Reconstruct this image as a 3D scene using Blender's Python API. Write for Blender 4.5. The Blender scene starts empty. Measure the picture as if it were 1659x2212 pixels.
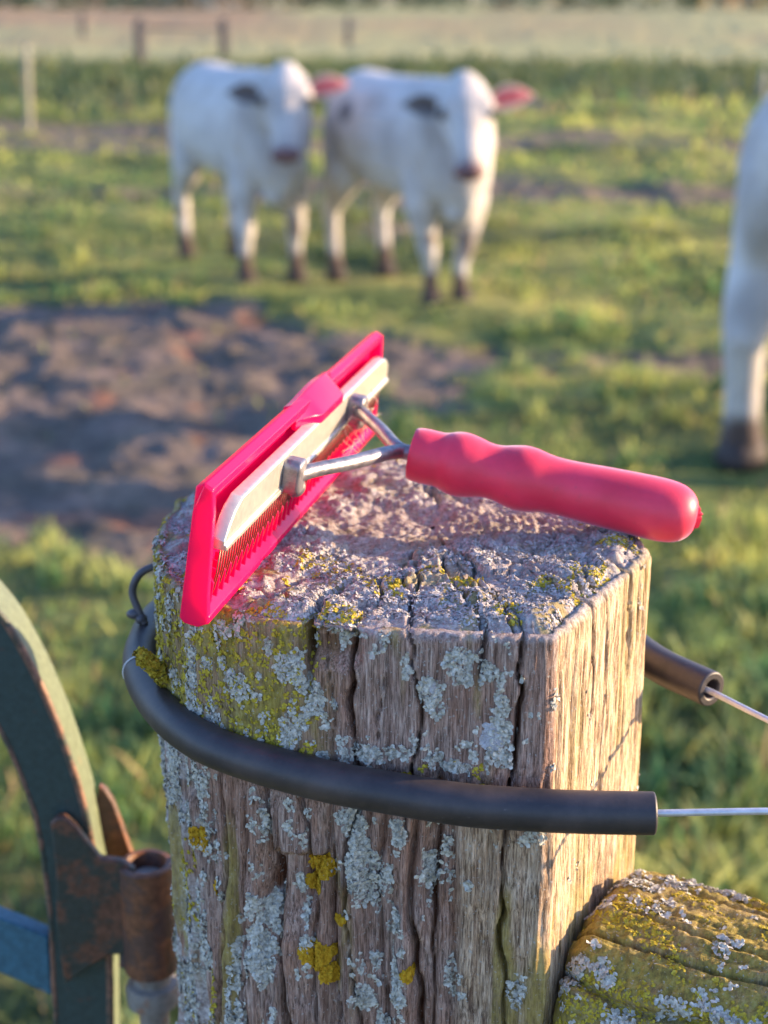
import bpy, math, random
import numpy as np
from mathutils import Vector, Matrix
R = math.radians
random.seed(5)
rng = np.random.default_rng(11)
C = bpy.context.scene.collection
SC = bpy.context.scene

# ------------------------------------------------------------------ camera, sky, sun, exposure
PITCH = 18.6
CAMH = 1.5
cd = bpy.data.cameras.new('camera'); cam = bpy.data.objects.new('camera', cd); C.objects.link(cam)
cam.location = (0, 0, CAMH); cam.rotation_euler = (R(90 - PITCH), 0, 0)
cd.sensor_fit = 'VERTICAL'; cd.sensor_height = 36; cd.lens = 18 / (1106 / 3360.0)
cd.clip_start = 0.02; cd.clip_end = 3000
cd.dof.use_dof = True; cd.dof.focus_distance = 0.628; cd.dof.aperture_fstop = 8.4; cd.dof.aperture_blades = 0
SC.camera = cam

SUN_EL, SUN_AZ = 12.0, 8.0           # azimuth measured from +X towards +Y
w = bpy.data.worlds.new('World'); SC.world = w; w.use_nodes = True
nt = w.node_tree; bg = nt.nodes['Background']
sky = nt.nodes.new('ShaderNodeTexSky'); sky.sky_type = 'NISHITA'; sky.sun_disc = False
sky.sun_elevation = R(SUN_EL); sky.sun_rotation = R(90 - SUN_AZ)
sky.air_density = 1.0; sky.dust_density = 0.6; sky.ozone_density = 3.5
tn = nt.nodes.new('ShaderNodeMix'); tn.data_type = 'RGBA'; tn.blend_type = 'MULTIPLY'; tn.inputs[0].default_value = 1
tn.inputs[7].default_value = (1.07, 0.97, 1.08, 1); nt.links.new(sky.outputs[0], tn.inputs[6]); nt.links.new(tn.outputs[2], bg.inputs[0]); bg.inputs[1].default_value = 0.15
sd = bpy.data.lights.new('sun', 'SUN'); sd.energy = 3.7; sd.angle = R(0.6); sd.color = (1.0, 0.72, 0.42)
sun = bpy.data.objects.new('sun', sd); C.objects.link(sun)
S = Vector((math.cos(R(SUN_AZ)) * math.cos(R(SUN_EL)), math.sin(R(SUN_AZ)) * math.cos(R(SUN_EL)), math.sin(R(SUN_EL))))
sun.rotation_euler = S.to_track_quat('Z', 'Y').to_euler(); sun.location = (3, 0, 4)
SC.view_settings.view_transform = 'Standard'; SC.view_settings.look = 'None'
SC.view_settings.exposure = 1.8; SC.view_settings.gamma = 1
SC.cycles.use_denoising = True
SC.cycles.max_bounces = 6; SC.cycles.transparent_max_bounces = 8
SC.cycles.sample_clamp_indirect = 6

# ------------------------------------------------------------------ small maths helpers
sP, cP = math.sin(R(PITCH)), math.cos(R(PITCH))
def ray(px, py):
    x = (px - 829.5) / 3360.0; y = (1106 - py) / 3360.0
    return np.array((x, cP + y * sP, -sP + y * cP))
def on_z(px, py, z):                 # real position at height z
    d = ray(px, py); t = (z - CAMH) / d[2]; return np.array((d[0] * t, d[1] * t, z))
def on_y(px, py, Y):                 # real position at distance Y
    d = ray(px, py); t = Y / d[1]; return np.array((d[0] * t, Y, CAMH + d[2] * t))

def _h(i, j, k, seed):
    n = (i.astype(np.int64) * 374761393 + j.astype(np.int64) * 668265263 + k.astype(np.int64) * 1274126177 + seed * 974634777) & 0x7fffffff
    n = ((n ^ (n >> 13)) * 1274126177) & 0x7fffffff
    n = n ^ (n >> 16)
    return (n & 0xffff) / 65535.0
def noise(x, y, z=None, seed=0):     # value noise in -1..1
    x = np.asarray(x, float); y = np.asarray(y, float)
    z = np.zeros_like(x) if z is None else np.asarray(z, float) + 0 * x
    y = y + 0 * x
    i, j, k = np.floor(x), np.floor(y), np.floor(z)
    fx, fy, fz = x - i, y - j, z - k
    fx = fx * fx * (3 - 2 * fx); fy = fy * fy * (3 - 2 * fy); fz = fz * fz * (3 - 2 * fz)
    i = i.astype(np.int64); j = j.astype(np.int64); k = k.astype(np.int64)
    def L(a, b, t): return a + (b - a) * t
    c = [[[_h(i + a, j + b, k + c_, seed) for c_ in (0, 1)] for b in (0, 1)] for a in (0, 1)]
    v = L(L(L(c[0][0][0], c[1][0][0], fx), L(c[0][1][0], c[1][1][0], fx), fy),
          L(L(c[0][0][1], c[1][0][1], fx), L(c[0][1][1], c[1][1][1], fx), fy), fz)
    return v * 2 - 1
def fbm(x, y, z=None, seed=0, oct=4, gain=0.5):
    v = 0; a = 1.0; s = 0; f = 1.0
    for o in range(oct):
        v = v + a * noise(x * f, y * f, None if z is None else z * f, seed + o * 17); s += a; a *= gain; f *= 2.03
    return v / s
def sst(a, b, x):
    t = np.clip((x - a) / (b - a), 0, 1); return t * t * (3 - 2 * t)

# ------------------------------------------------------------------ object helpers
def tag(o, label=None, cat=None, group=None, kind=None):
    if label: o['label'] = label
    if cat: o['category'] = cat
    if group: o['group'] = group
    if kind: o['kind'] = kind
    return o
def mesh(name, V, F, m=None, parent=None, smooth=True, attrs=None, sharp=None):
    """V (n,3) array, F list of index lists or (n,4)/(n,3) array."""
    me = bpy.data.meshes.new(name)
    V = np.asarray(V, np.float32)
    if isinstance(F, np.ndarray):
        k = F.shape[1]; n = F.shape[0]
        me.vertices.add(len(V)); me.vertices.foreach_set('co', V.ravel())
        me.loops.add(n * k); me.loops.foreach_set('vertex_index', F.astype(np.int32).ravel())
        me.polygons.add(n); me.polygons.foreach_set('loop_start', np.arange(0, n * k, k, dtype=np.int32))
        me.polygons.foreach_set('loop_total', np.full(n, k, np.int32))
        me.update(calc_edges=True); me.validate()
    else:
        me.from_pydata([tuple(map(float, v)) for v in V], [], [list(map(int, f)) for f in F]); me.update()
    me.polygons.foreach_set('use_smooth', [smooth] * len(me.polygons))
    if attrs:
        for k_, a in attrs.items():
            a = np.asarray(a, np.float32)
            if a.ndim == 1:
                at = me.attributes.new(k_, 'FLOAT', 'POINT'); at.data.foreach_set('value', a)
            else:
                at = me.attributes.new(k_, 'FLOAT_COLOR', 'POINT'); at.data.foreach_set('color', a.ravel())
    if m: me.materials.append(m)
    o = bpy.data.objects.new(name, me); C.objects.link(o)
    if parent: o.parent = parent
    if sharp is not None and smooth:
        try: me.set_sharp_from_angle(angle=R(sharp))
        except Exception: pass
    return o
def empty(name, loc=(0, 0, 0), rz=0):
    o = bpy.data.objects.new(name, None); C.objects.link(o); o.location = loc; o.rotation_euler = (0, 0, rz)
    o.empty_display_size = 0.05
    return o
def sub(a, b): return np.asarray(a, float) - np.asarray(b, float)
def nrm(v): v = np.asarray(v, float); return v / (np.linalg.norm(v) + 1e-12)

def catmull(pts, n):
    P = np.array(pts, float); P = np.vstack([2 * P[0] - P[1], P, 2 * P[-1] - P[-2]])
    out = []
    m = len(P) - 3
    for q in np.linspace(0, m - 1e-6, n):
        i = int(q); t = q - i
        a, b, c, d = P[i], P[i + 1], P[i + 2], P[i + 3]
        out.append(0.5 * (2 * b + (c - a) * t + (2 * a - 5 * b + 4 * c - d) * t * t + (3 * b - a - 3 * c + d) * t ** 3))
    return np.array(out)
def tube(pts, rad, seg=16, caps=True, inner=None, noise_amp=0):
    """swept tube along points; inner radius makes open hollow ends"""
    P = np.array(pts, float); n = len(P)
    rad = np.full(n, rad) if np.isscalar(rad) else np.array(rad, float)
    T = np.gradient(P, axis=0); T /= np.linalg.norm(T, axis=1)[:, None]
    up = np.array((0, 0, 1.0)) if abs(T[0][2]) < 0.9 else np.array((0, 1.0, 0))
    N = nrm(np.cross(T[0], up)); rings = []
    for i in range(n):
        N = nrm(N - T[i] * np.dot(N, T[i])); B = np.cross(T[i], N)
        a = np.linspace(0, 2 * math.pi, seg, endpoint=False)
        rings.append(P[i] + rad[i] * (np.cos(a)[:, None] * N + np.sin(a)[:, None] * B))
    V = np.vstack(rings); F = []
    for i in range(n - 1):
        for j in range(seg):
            k = (j + 1) % seg
            F.append([i * seg + j, i * seg + k, (i + 1) * seg + k, (i + 1) * seg + j])
    if inner:
        base = len(V)
        for e, i, sgn in ((0, 0, 1), (1, n - 1, -1)):
            c = P[i]; ring = V[i * seg:(i + 1) * seg]
            r1 = c + (ring - c) * (inner / rad[i]); r2 = r1 + T[i] * sgn * 0.012
            b0 = len(V); V = np.vstack([V, r1, r2, c + T[i] * sgn * 0.012])
            for j in range(seg):
                k = (j + 1) % seg
                q = [[i * seg + j, i * seg + k, b0 + k, b0 + j], [b0 + j, b0 + k, b0 + seg + k, b0 + seg + j], [b0 + seg + j, b0 + seg + k, b0 + 2 * seg]]
                if e == 0: q = [f[::-1] for f in q]
                F += q
    elif caps:
        F.append(list(range(seg))[::-1]); F.append(list(range((n - 1) * seg, n * seg)))
    return V, F
def lathe(prof, seg=40, axis=(0, 0, 1), origin=(0, 0, 0), closed=True):
    ax = nrm(axis); u = nrm(np.cross(ax, (0, 1, 0.1))); v = np.cross(ax, u)
    V = []; F = []
    for (h, r) in prof:
        a = np.linspace(0, 2 * math.pi, seg, endpoint=False)
        V.append(np.array(origin) + h * ax + r * (np.cos(a)[:, None] * u + np.sin(a)[:, None] * v))
    V = np.vstack(V); n = len(prof)
    for i in range(n - 1):
        for j in range(seg):
            k = (j + 1) % seg; F.append([i * seg + j, i * seg + k, (i + 1) * seg + k, (i + 1) * seg + j])
    if closed:
        F.append(list(range(seg))[::-1]); F.append(list(range((n - 1) * seg, n * seg)))
    return V, F
def join(parts):
    V = []; F = []; b = 0
    for v, f in parts:
        V.append(np.asarray(v, float)); F += [[i + b for i in q] for q in f]; b += len(v)
    return np.vstack(V), F
def prism(poly, d0, d1, M):
    """poly list of (a,b) in a plane, extruded d0..d1 along third axis; M maps (a,b,d)->world"""
    n = len(poly)
    V = [M(a, b, d0) for a, b in poly] + [M(a, b, d1) for a, b in poly]
    F = [list(range(n))[::-1], list(range(n, 2 * n))] + [[i, (i + 1) % n, n + (i + 1) % n, n + i] for i in range(n)]
    return np.array(V), F
def bevel(o, wdt, seg=2, ang=35):
    md = o.modifiers.new('bevel', 'BEVEL'); md.width = wdt; md.segments = seg; md.limit_method = 'ANGLE'; md.angle_limit = R(ang)
    return o

# ------------------------------------------------------------------ materials
class NB:
    def __init__(s, name):
        s.m = bpy.data.materials.new(name); s.m.use_nodes = True; s.t = s.m.node_tree
        s.b = s.t.nodes['Principled BSDF']; s.out = s.t.nodes['Material Output']
    def n(s, typ, **kw):
        x = s.t.nodes.new(typ)
        for k, v in kw.items():
            if k.startswith('i_'): x.inputs[int(k[2:]) if k[2:].isdigit() else k[2:].replace('_', ' ')].default_value = v
            else: setattr(x, k, v)
        return x
    def l(s, a, b): s.t.links.new(a, b)
    def coords(s, sc=(1, 1, 1), kind='Object'):
        tc = s.n('ShaderNodeTexCoord'); mp = s.n('ShaderNodeMapping'); mp.inputs['Scale'].default_value = sc
        s.l(tc.outputs[kind], mp.inputs[0]); return mp.outputs[0]
    def noise(s, vec, scale, detail=4, rough=0.55, dist=0):
        x = s.n('ShaderNodeTexNoise'); x.inputs['Scale'].default_value = scale; x.inputs['Detail'].default_value = detail
        x.inputs['Roughness'].default_value = rough; x.inputs['Distortion'].default_value = dist; s.l(vec, x.inputs['Vector']); return x.outputs['Fac']
    def ramp(s, fac, stops, interp='LINEAR'):
        r = s.n('ShaderNodeValToRGB'); r.color_ramp.interpolation = interp
        el = r.color_ramp.elements
        while len(el) < len(stops): el.new(0.5)
        for e, (p, c) in zip(el, stops):
            e.position = p; e.color = (*c, 1) if len(c) == 3 else c
        s.l(fac, r.inputs[0]); return r.outputs[0]
    def mix(s, fac, a, b, typ='MIX'):
        x = s.n('ShaderNodeMix'); x.data_type = 'RGBA'; x.blend_type = typ
        for sock, v in ((x.inputs[0], fac), (x.inputs[6], a), (x.inputs[7], b)):
            if hasattr(v, 'is_linked'): s.l(v, sock)
            elif isinstance(v, (int, float)): sock.default_value = v
            else: sock.default_value = (*v, 1) if len(v) == 3 else v
        return x.outputs[2]
    def attr(s, name, out='Fac'):
        a = s.n('ShaderNodeAttribute'); a.attribute_name = name; return a.outputs[out]
    def bump(s, h, strength=0.3, dist=0.001, prev=None):
        b = s.n('ShaderNodeBump'); b.inputs['Strength'].default_value = strength; b.inputs['Distance'].default_value = dist
        s.l(h, b.inputs['Height'])
        if prev: s.l(prev, b.inputs['Normal'])
        s.l(b.outputs[0], s.b.inputs['Normal']); return b.outputs[0]
    def set(s, **kw):
        for k, v in kw.items():
            i = s.b.inputs[k.replace('_', ' ')]
            if hasattr(v, 'is_linked'): s.l(v, i)
            elif isinstance(v, tuple) and len(i.default_value) == 4: i.default_value = (*v[:3], 1)
            else: i.default_value = v
        return s

def mat_wood():
    b = NB('weathered_wood'); co = b.coords((1, 1, 0.09)); c3 = b.coords()
    g = b.noise(co, 420, 6, 0.75); g2 = b.noise(co, 1300, 3, 0.7); big = b.noise(c3, 22, 3)
    base = b.ramp(g, [(0.28, (0.10, 0.055, 0.042)), (0.45, (0.26, 0.165, 0.13)), (0.58, (0.40, 0.285, 0.235)), (0.75, (0.56, 0.45, 0.39))])
    base = b.mix(b.ramp(big, [(0.4, (0, 0, 0)), (0.62, (1, 1, 1))]), base, b.mix(0.6, base, (0.33, 0.175, 0.115)))
    tan = b.ramp(g, [(0.36, (0.14, 0.09, 0.06)), (0.47, (0.40, 0.285, 0.18)), (0.60, (0.62, 0.47, 0.33))])
    base = b.mix(b.attr('tan'), base, tan)
    base = b.mix(b.attr('fissure'), base, (0.12, 0.045, 0.022))
    fib = b.ramp(b.noise(b.coords((1, 1, 0.06)), 1500, 4, 0.7), [(0.38, (0.30, 0.27, 0.25)), (0.50, (1, 1, 1)), (0.62, (1.45, 1.45, 1.45))])
    base = b.mix(0.85, base, fib, 'MULTIPLY')
    cg = b.noise(c3, 420, 4, 0.7)
    crust = b.ramp(cg, [(0.32, (0.16, 0.13, 0.12)), (0.48, (0.43, 0.385, 0.37)), (0.62, (0.64, 0.60, 0.58))])
    brownc = b.ramp(b.noise(c3, 60, 4, 0.6), [(0.45, (0, 0, 0)), (0.6, (1, 1, 1))])
    crust = b.mix(b.mix(0.38, (0, 0, 0), brownc), crust, (0.22, 0.14, 0.10))
    base = b.mix(b.attr('crust'), base, crust)
    alg = b.ramp(b.noise(b.coords((1, 1, .35)), 340, 4, 0.7), [(0.3, (0.12, 0.09, 0.035)), (0.55, (0.34, 0.26, 0.06)), (0.75, (0.46, 0.38, 0.14))])
    base = b.mix(b.attr('algae'), base, alg)
    fleck = b.ramp(b.noise(c3, 700, 2, 0.5), [(0.64, (0, 0, 0)), (0.70, (1, 1, 1))])
    base = b.mix(b.mix(0.6, (0, 0, 0), fleck), base, (0.42, 0.42, 0.40))
    b.set(Base_Color=base, Roughness=0.92, Specular_IOR_Level=0.2)
    n1 = b.bump(g2, 0.55, 0.0012); n2 = b.bump(cg, 0.5, 0.0015, n1); b.bump(g, 0.4, 0.002, n2)
    return b.m
def mat_lichen(name, lo, mid, hi, sc=500):
    b = NB(name); co = b.coords()
    col = b.ramp(b.noise(co, sc, 3), [(0.3, lo), (0.5, mid), (0.72, hi)])
    b.set(Base_Color=col, Roughness=0.95, Specular_IOR_Level=0.1)
    return b.m
def mat_simple(name, col, rough=0.5, metal=0.0, nscale=60, var=0.25, bumpd=0.0005, bs=0.3, coat=0.0):
    b = NB(name); co = b.coords(); f = b.noise(co, nscale, 5, 0.6)
    dark = tuple(c * (1 - var) for c in col); lt = tuple(min(1, c * (1 + var)) for c in col)
    b.set(Base_Color=b.ramp(f, [(0.3, dark), (0.5, col), (0.7, lt)]), Metallic=metal, Coat_Weight=coat)
    rr = b.n('ShaderNodeMapRange'); rr.inputs[3].default_value = max(0, rough - 0.1); rr.inputs[4].default_value = min(1, rough + 0.12)
    b.l(f, rr.inputs[0]); b.l(rr.outputs[0], b.b.inputs['Roughness'])
    if bumpd: b.bump(b.noise(co, nscale * 6, 3), bs, bumpd)
    return b.m
WOOD = mat_wood()
GREYL = mat_lichen('grey_lichen', (0.24, 0.22, 0.18), (0.47, 0.45, 0.39), (0.70, 0.68, 0.61))
YELL = mat_lichen('yellow_lichen', (0.28, 0.20, 0.02), (0.45, 0.34, 0.04), (0.56, 0.47, 0.08))
ORAL = mat_lichen('orange_lichen', (0.34, 0.17, 0.012), (0.52, 0.29, 0.02), (0.62, 0.40, 0.04))
ALUM = mat_simple('brushed_aluminium', (0.64, 0.60, 0.53), 0.40, 0.75, 300, 0.08, 0.0001, 0.2)
STEEL = mat_simple('cast_steel', (0.26, 0.25, 0.27), 0.42, 0.75, 180, 0.35, 0.0006, 0.35)
GALV = mat_simple('galvanised_wire', (0.62, 0.63, 0.68), 0.45, 0.6, 200, 0.15, 0.0003)
TOOTH = mat_simple('tooth_steel', (0.20, 0.14, 0.11), 0.4, 0.8, 200, 0.15, 0)

def mat_hose():
    b = NB('black_rubber'); co = b.coords(); f = b.noise(co, 45, 5, 0.7)
    sp = b.ramp(b.noise(b.coords((1, 1, 2.5)), 240, 3, .6), [(0.68, (0, 0, 0)), (0.78, (1, 1, 1))]); du = b.ramp(b.noise(co, 30, 5, .7), [(0.45, (0, 0, 0)), (0.68, (1, 1, 1))])
    col = b.mix(b.mix(0.5, (0, 0, 0), sp), b.ramp(f, [(0.35, (0.020, 0.017, 0.021)), (0.7, (0.038, 0.031, 0.036))]), (0.20, 0.18, 0.18))
    col = b.mix(b.mix(.45, (0, 0, 0), du), col, (.095, .07, .065))
    b.set(Base_Color=col, Roughness=0.5, Specular_IOR_Level=0.6); b.bump(b.noise(co, 900, 3), 0.25, 0.0003)
    return b.m
HOSE = mat_hose()
def mat_handle():
    b = NB('red_rubber_grip'); co = b.coords(); f = b.noise(co, 50, 4)
    gr = b.ramp(b.noise(co, 210, 5, .7), [(0.60, (0, 0, 0)), (0.74, (1, 1, 1))])
    b.set(Base_Color=b.mix(b.mix(.35, (0, 0, 0), gr), b.ramp(f, [(0.3, (0.66, 0.022, 0.065)), (0.7, (0.80, 0.04, 0.10))]), (.42, .06, .08)), Roughness=0.46, Specular_IOR_Level=0.55)
    b.b.subsurface_method = 'RANDOM_WALK'
    b.set(Sheen_Weight=0.5, Sheen_Roughness=0.35, Sheen_Tint=(0.75, 0.7, 1.0))
    b.set(Subsurface_Weight=0.15, Subsurface_Radius=(0.006, 0.001, 0.001), Subsurface_Scale=0.5)
    b.bump(b.noise(co, 1500, 3), 0.25, 0.0002)
    return b.m
GRIP = mat_handle()
def mat_plastic():
    b = NB('translucent_red_plastic')
    tr = b.n('ShaderNodeBsdfTranslucent'); tr.inputs[0].default_value = (1.0, 0.01, 0.30, 1)
    b.set(Base_Color=(0.95, 0.012, 0.16), Roughness=0.16, Specular_IOR_Level=0.6)
    mx = b.n('ShaderNodeMixShader'); mx.inputs[0].default_value = 0.5
    b.l(b.b.outputs[0], mx.inputs[1]); b.l(tr.outputs[0], mx.inputs[2]); b.l(mx.outputs[0], b.out.inputs[0])
    co = b.coords(); b.bump(b.noise(co, 120, 3), 0.12, 0.0006)
    return b.m
PLAST = mat_plastic()
def mat_paint(name, col, rust, amount):
    b = NB(name); co = b.coords(); f = b.noise(co, 38, 6, 0.7); g = b.noise(co, 240, 4, 0.6)
    m = b.ramp(f, [(amount - 0.04, (1, 1, 1)), (amount + 0.04, (0, 0, 0))])
    c1 = b.ramp(g, [(0.3, tuple(0.75 * c for c in col)), (0.7, tuple(1.25 * c for c in col))])
    c2 = b.ramp(g, [(0.3, tuple(0.6 * c for c in rust)), (0.7, tuple(1.5 * c for c in rust))])
    b.set(Base_Color=b.mix(m, c1, c2), Roughness=0.55)
    b.bump(g, 0.5, 0.0008)
    return b.m
GREENP = mat_paint('worn_green_paint', (0.028, 0.055, 0.056), (0.09, 0.045, 0.035), 0.36)
PALELIT = mat_paint('pale_lit_green_paint', (0.13, 0.16, 0.10), (0.22, 0.17, 0.10), 0.34)  # paler green, with the outer side's sunlight put into the colour
BLUEP = mat_paint('blue_green_paint', (0.04, 0.13, 0.19), (0.12, 0.07, 0.05), 0.30)
RUST = mat_paint('rusty_steel', (0.032, 0.042, 0.038), (0.115, 0.050, 0.032), 0.50)
RUST2 = mat_paint('deep_rust', (0.10, 0.052, 0.04), (0.17, 0.066, 0.032), 0.5)
EDGE = mat_paint('rusted_edge', (0.05, 0.06, 0.05), (0.19, 0.10, 0.07), 0.53)

# ------------------------------------------------------------------ the ground
def gz(px, py): p = on_z(px, py, 0); return p[:2]
MUD = np.array([gz(*p) for p in [(-700, 640), (-200, 655), (250, 650), (500, 660), (700, 706), (1100, 738), (1560, 742), (1660, 760), (1620, 815), (1380, 810),
       (1240, 785), (1000, 790), (930, 805), (1000, 900), (900, 905), (810, 830), (780, 980), (720, 1150), (420, 1250), (200, 1215), (-300, 1165), (-900, 1080)]])
def poly_sd(P, x, y):
    inside = np.zeros(x.shape, bool); d = np.full(x.shape, 1e9); n = len(P)
    for i in range(n):
        ax, ay = P[i]; bx, by = P[(i + 1) % n]
        ex, ey = bx - ax, by - ay
        t = np.clip(((x - ax) * ex + (y - ay) * ey) / (ex * ex + ey * ey), 0, 1)
        d = np.minimum(d, np.hypot(x - ax - t * ex, y - ay - t * ey))
        c = ((ay > y) != (by > y)) & (x < ex * (y - ay) / (ey if abs(ey) > 1e-9 else 1e-9) + ax)
        inside ^= c
    return np.where(inside, -d, d)
def mudmask(x, y):
    r = np.hypot(x, y)
    near = r < 14
    m = np.zeros(x.shape)
    xn, yn = x[near], y[near]
    sdv = poly_sd(MUD, xn, yn) + 0.17 * fbm(xn * 2.2, yn * 2.2, seed=3) + .16 * fbm(xn * 8, yn * 6, seed=4, oct=3) 
    mm = 1 - sst(-0.06, 0.10, sdv)
    hole = sst(0.34, 0.5, fbm(xn * 3.1 + 9, yn * 3.1, seed=8, oct=3))
    m[near] = mm * (1 - 0.85 * hole * sst(-.35, -.05, sdv))
    # trodden strips farther away
    st = sst(0.14, 0.34, fbm(x * 0.28 + 4, y * 1.05, seed=21, oct=3)) * sst(8.8, 10.5, r) * (1 - sst(20, 23, r))
    return np.maximum(m, st * 0.9)
def terrain(x, y):
    r = np.hypot(x, y)
    h = 0.05 * fbm(x * 0.9, y * 0.9, seed=1, oct=3) + 0.045 * fbm(x * 2.6, y * 3.2, seed=5, oct=3)
    m = mudmask(x, y)
    h += m * (0.036 * (fbm(x * 7, y * 7, seed=7, oct=4)) - 0.035) 
    h += sst(6, 12, r) * 0.10 * fbm(x * 0.55, y * 1.1, seed=31, oct=3)
    h += 0.25 * sst(20, 60, r) * fbm(x * 0.06, y * 0.06, seed=14, oct=3)
    h *= 1 - 0.5 * sst(60, 200, r)
    return h, m
def build_ground():
    nr = 560
    r = 0.25 * (900 / 0.25) ** (np.linspace(0, 1, nr) ** 1.0)
    # denser between 1.6 and 20 m
    r = np.concatenate([np.geomspace(0.3, 1.5, 12)[:-1], np.geomspace(1.5, 22, 430), np.geomspace(22, 900, 90)[1:]])
    a1 = np.linspace(-22, 22, 430); a2 = np.linspace(22, 338, 80)[1:-1]
    a = np.radians(90 - np.concatenate([a1, a2]))
    Rr, A = np.meshgrid(r, a, indexing='ij')
    X = Rr * np.cos(A); Y = Rr * np.sin(A)
    Z, m = terrain(X.ravel(), Y.ravel())
    n, k = X.shape
    V = np.stack([X.ravel(), Y.ravel(), Z], 1); V = np.vstack([V, [[0, 0, 0]]])
    i, j = np.meshgrid(np.arange(n - 1), np.arange(k), indexing='ij'); j2 = (j + 1) % k
    F = np.stack([i * k + j, (i + 1) * k + j, (i + 1) * k + j2, i * k + j2], -1).reshape(-1, 4)[:, ::-1]
    x, y = V[:, 0], V[:, 1]; rr = np.hypot(x, y)
    m = np.append(m, 0)
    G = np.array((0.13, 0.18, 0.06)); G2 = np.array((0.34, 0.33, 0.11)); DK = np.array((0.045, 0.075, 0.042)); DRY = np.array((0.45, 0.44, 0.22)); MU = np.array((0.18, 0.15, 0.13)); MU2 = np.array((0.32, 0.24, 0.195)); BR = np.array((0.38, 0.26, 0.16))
    def mixc(c, d, t): return c * (1 - t[:, None]) + np.asarray(d) * t[:, None]
    c = mixc(np.tile(G, (len(V), 1)), G2, sst(-0.3, 0.4, fbm(x * 1.3, y * 1.3, seed=41)))
    c = mixc(c, DK, sst(0.1, 0.42, fbm(x * 0.5 + 3, y * 1.3, seed=44)) * 0.7)
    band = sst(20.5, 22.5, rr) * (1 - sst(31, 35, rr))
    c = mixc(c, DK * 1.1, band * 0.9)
    c = mixc(c, MU * 1.1, sst(0.02, 0.06, x / (rr + .1)) * sst(20.5, 21.5, rr) * (1 - sst(23.5, 25, rr)) * 0.85)
    c = mixc(c, DRY * 0.9, sst(31, 36, rr + 3 * fbm(x * .3, y * .3, seed=50)))
    c = mixc(c, BR, sst(0.0, 0.4, fbm(x * 0.12, y * 0.05, seed=52)) * sst(40, 55, rr) * 0.6)
    c = mixc(c, BR, (1 - sst(-0.09, -0.05, x / (rr + .1))) * sst(60, 72, rr) * 0.8)
    mc = mixc(np.tile(MU, (len(V), 1)), MU2, sst(0.1, 0.5, fbm(x * 3.4, y * 3.4, seed=61)) * 0.8)
    mc = mixc(mc, (0.42, 0.19, 0.12), sst(0.38, 0.6, fbm(x * 4.5, y * 4.5, seed=63)) * 0.8)
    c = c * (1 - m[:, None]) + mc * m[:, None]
    b = NB('pasture_ground'); co = b.coords(kind='Object')
    f = b.noise(co, 16, 6, 0.7); f2 = b.noise(co, 3.0, 4, 0.6)
    col = b.mix(1.0, b.attr('gcol', 'Color'), b.ramp(f, [(0.3, (0.5, 0.5, 0.5)), (0.7, (1.35, 1.3, 1.3))]), 'MULTIPLY')
    col = b.mix(1.0, col, b.ramp(f2, [(0.3, (0.75, 0.8, 0.7)), (0.7, (1.25, 1.2, 1.2))]), 'MULTIPLY')
    b.set(Base_Color=col, Roughness=0.95, Specular_IOR_Level=0.15)
    b.bump(b.noise(co, 30, 6, 0.7), 0.9, 0.03)
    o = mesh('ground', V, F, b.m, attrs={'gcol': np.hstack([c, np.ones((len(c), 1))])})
    tag(o, kind='structure')
build_ground()

def mat_grass(name, k=1.0):
    b = NB(name); t = b.attr('tint', 'Color')
    tr = b.n('ShaderNodeBsdfTranslucent'); b.l(t, tr.inputs[0])
    b.set(Base_Color=t, Roughness=0.55, Specular_IOR_Level=0.3)
    mx = b.n('ShaderNodeMixShader'); mx.inputs[0].default_value = 0.45
    b.l(b.b.outputs[0], mx.inputs[1]); b.l(tr.outputs[0], mx.inputs[2]); b.l(mx.outputs[0], b.out.inputs[0])
    return b.m
GRASSM = mat_grass('grass_blades')
def blades(x, y, z, hgt, wid, seed=0, tint=None, lean=0.5):
    n = len(x); g = np.random.default_rng(seed)
    az = g.uniform(0, 2 * np.pi, n); ln = g.uniform(0.15, 1.0, n) * lean; face = az + np.pi / 2 + g.uniform(-.4, .4, n)
    rows = []
    for t, wf in ((0, 1.0), (0.4, 0.95), (0.75, 0.62), (1.0, 0.0)):
        cx = x + np.cos(az) * ln * hgt * t ** 1.7; cy = y + np.sin(az) * ln * hgt * t ** 1.7; cz = z + hgt * (t - 0.35 * ln * t ** 2)
        dx = np.cos(face) * wid * wf / 2; dy = np.sin(face) * wid * wf / 2
        if wf > 0:
            rows.append(np.stack([cx - dx, cy - dy, cz], 1)); rows.append(np.stack([cx + dx, cy + dy, cz], 1))
        else: rows.append(np.stack([cx, cy, cz], 1))
    V = np.stack(rows, 1).reshape(-1, 3); b = np.arange(n)[:, None] * 7
    F = np.concatenate([b + [0, 1, 3], b + [0, 3, 2], b + [2, 3, 5], b + [2, 5, 4], b + [4, 5, 6]], 1).reshape(-1, 3)
    T = np.repeat(tint, 7, axis=0)
    return V, F, T
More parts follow.
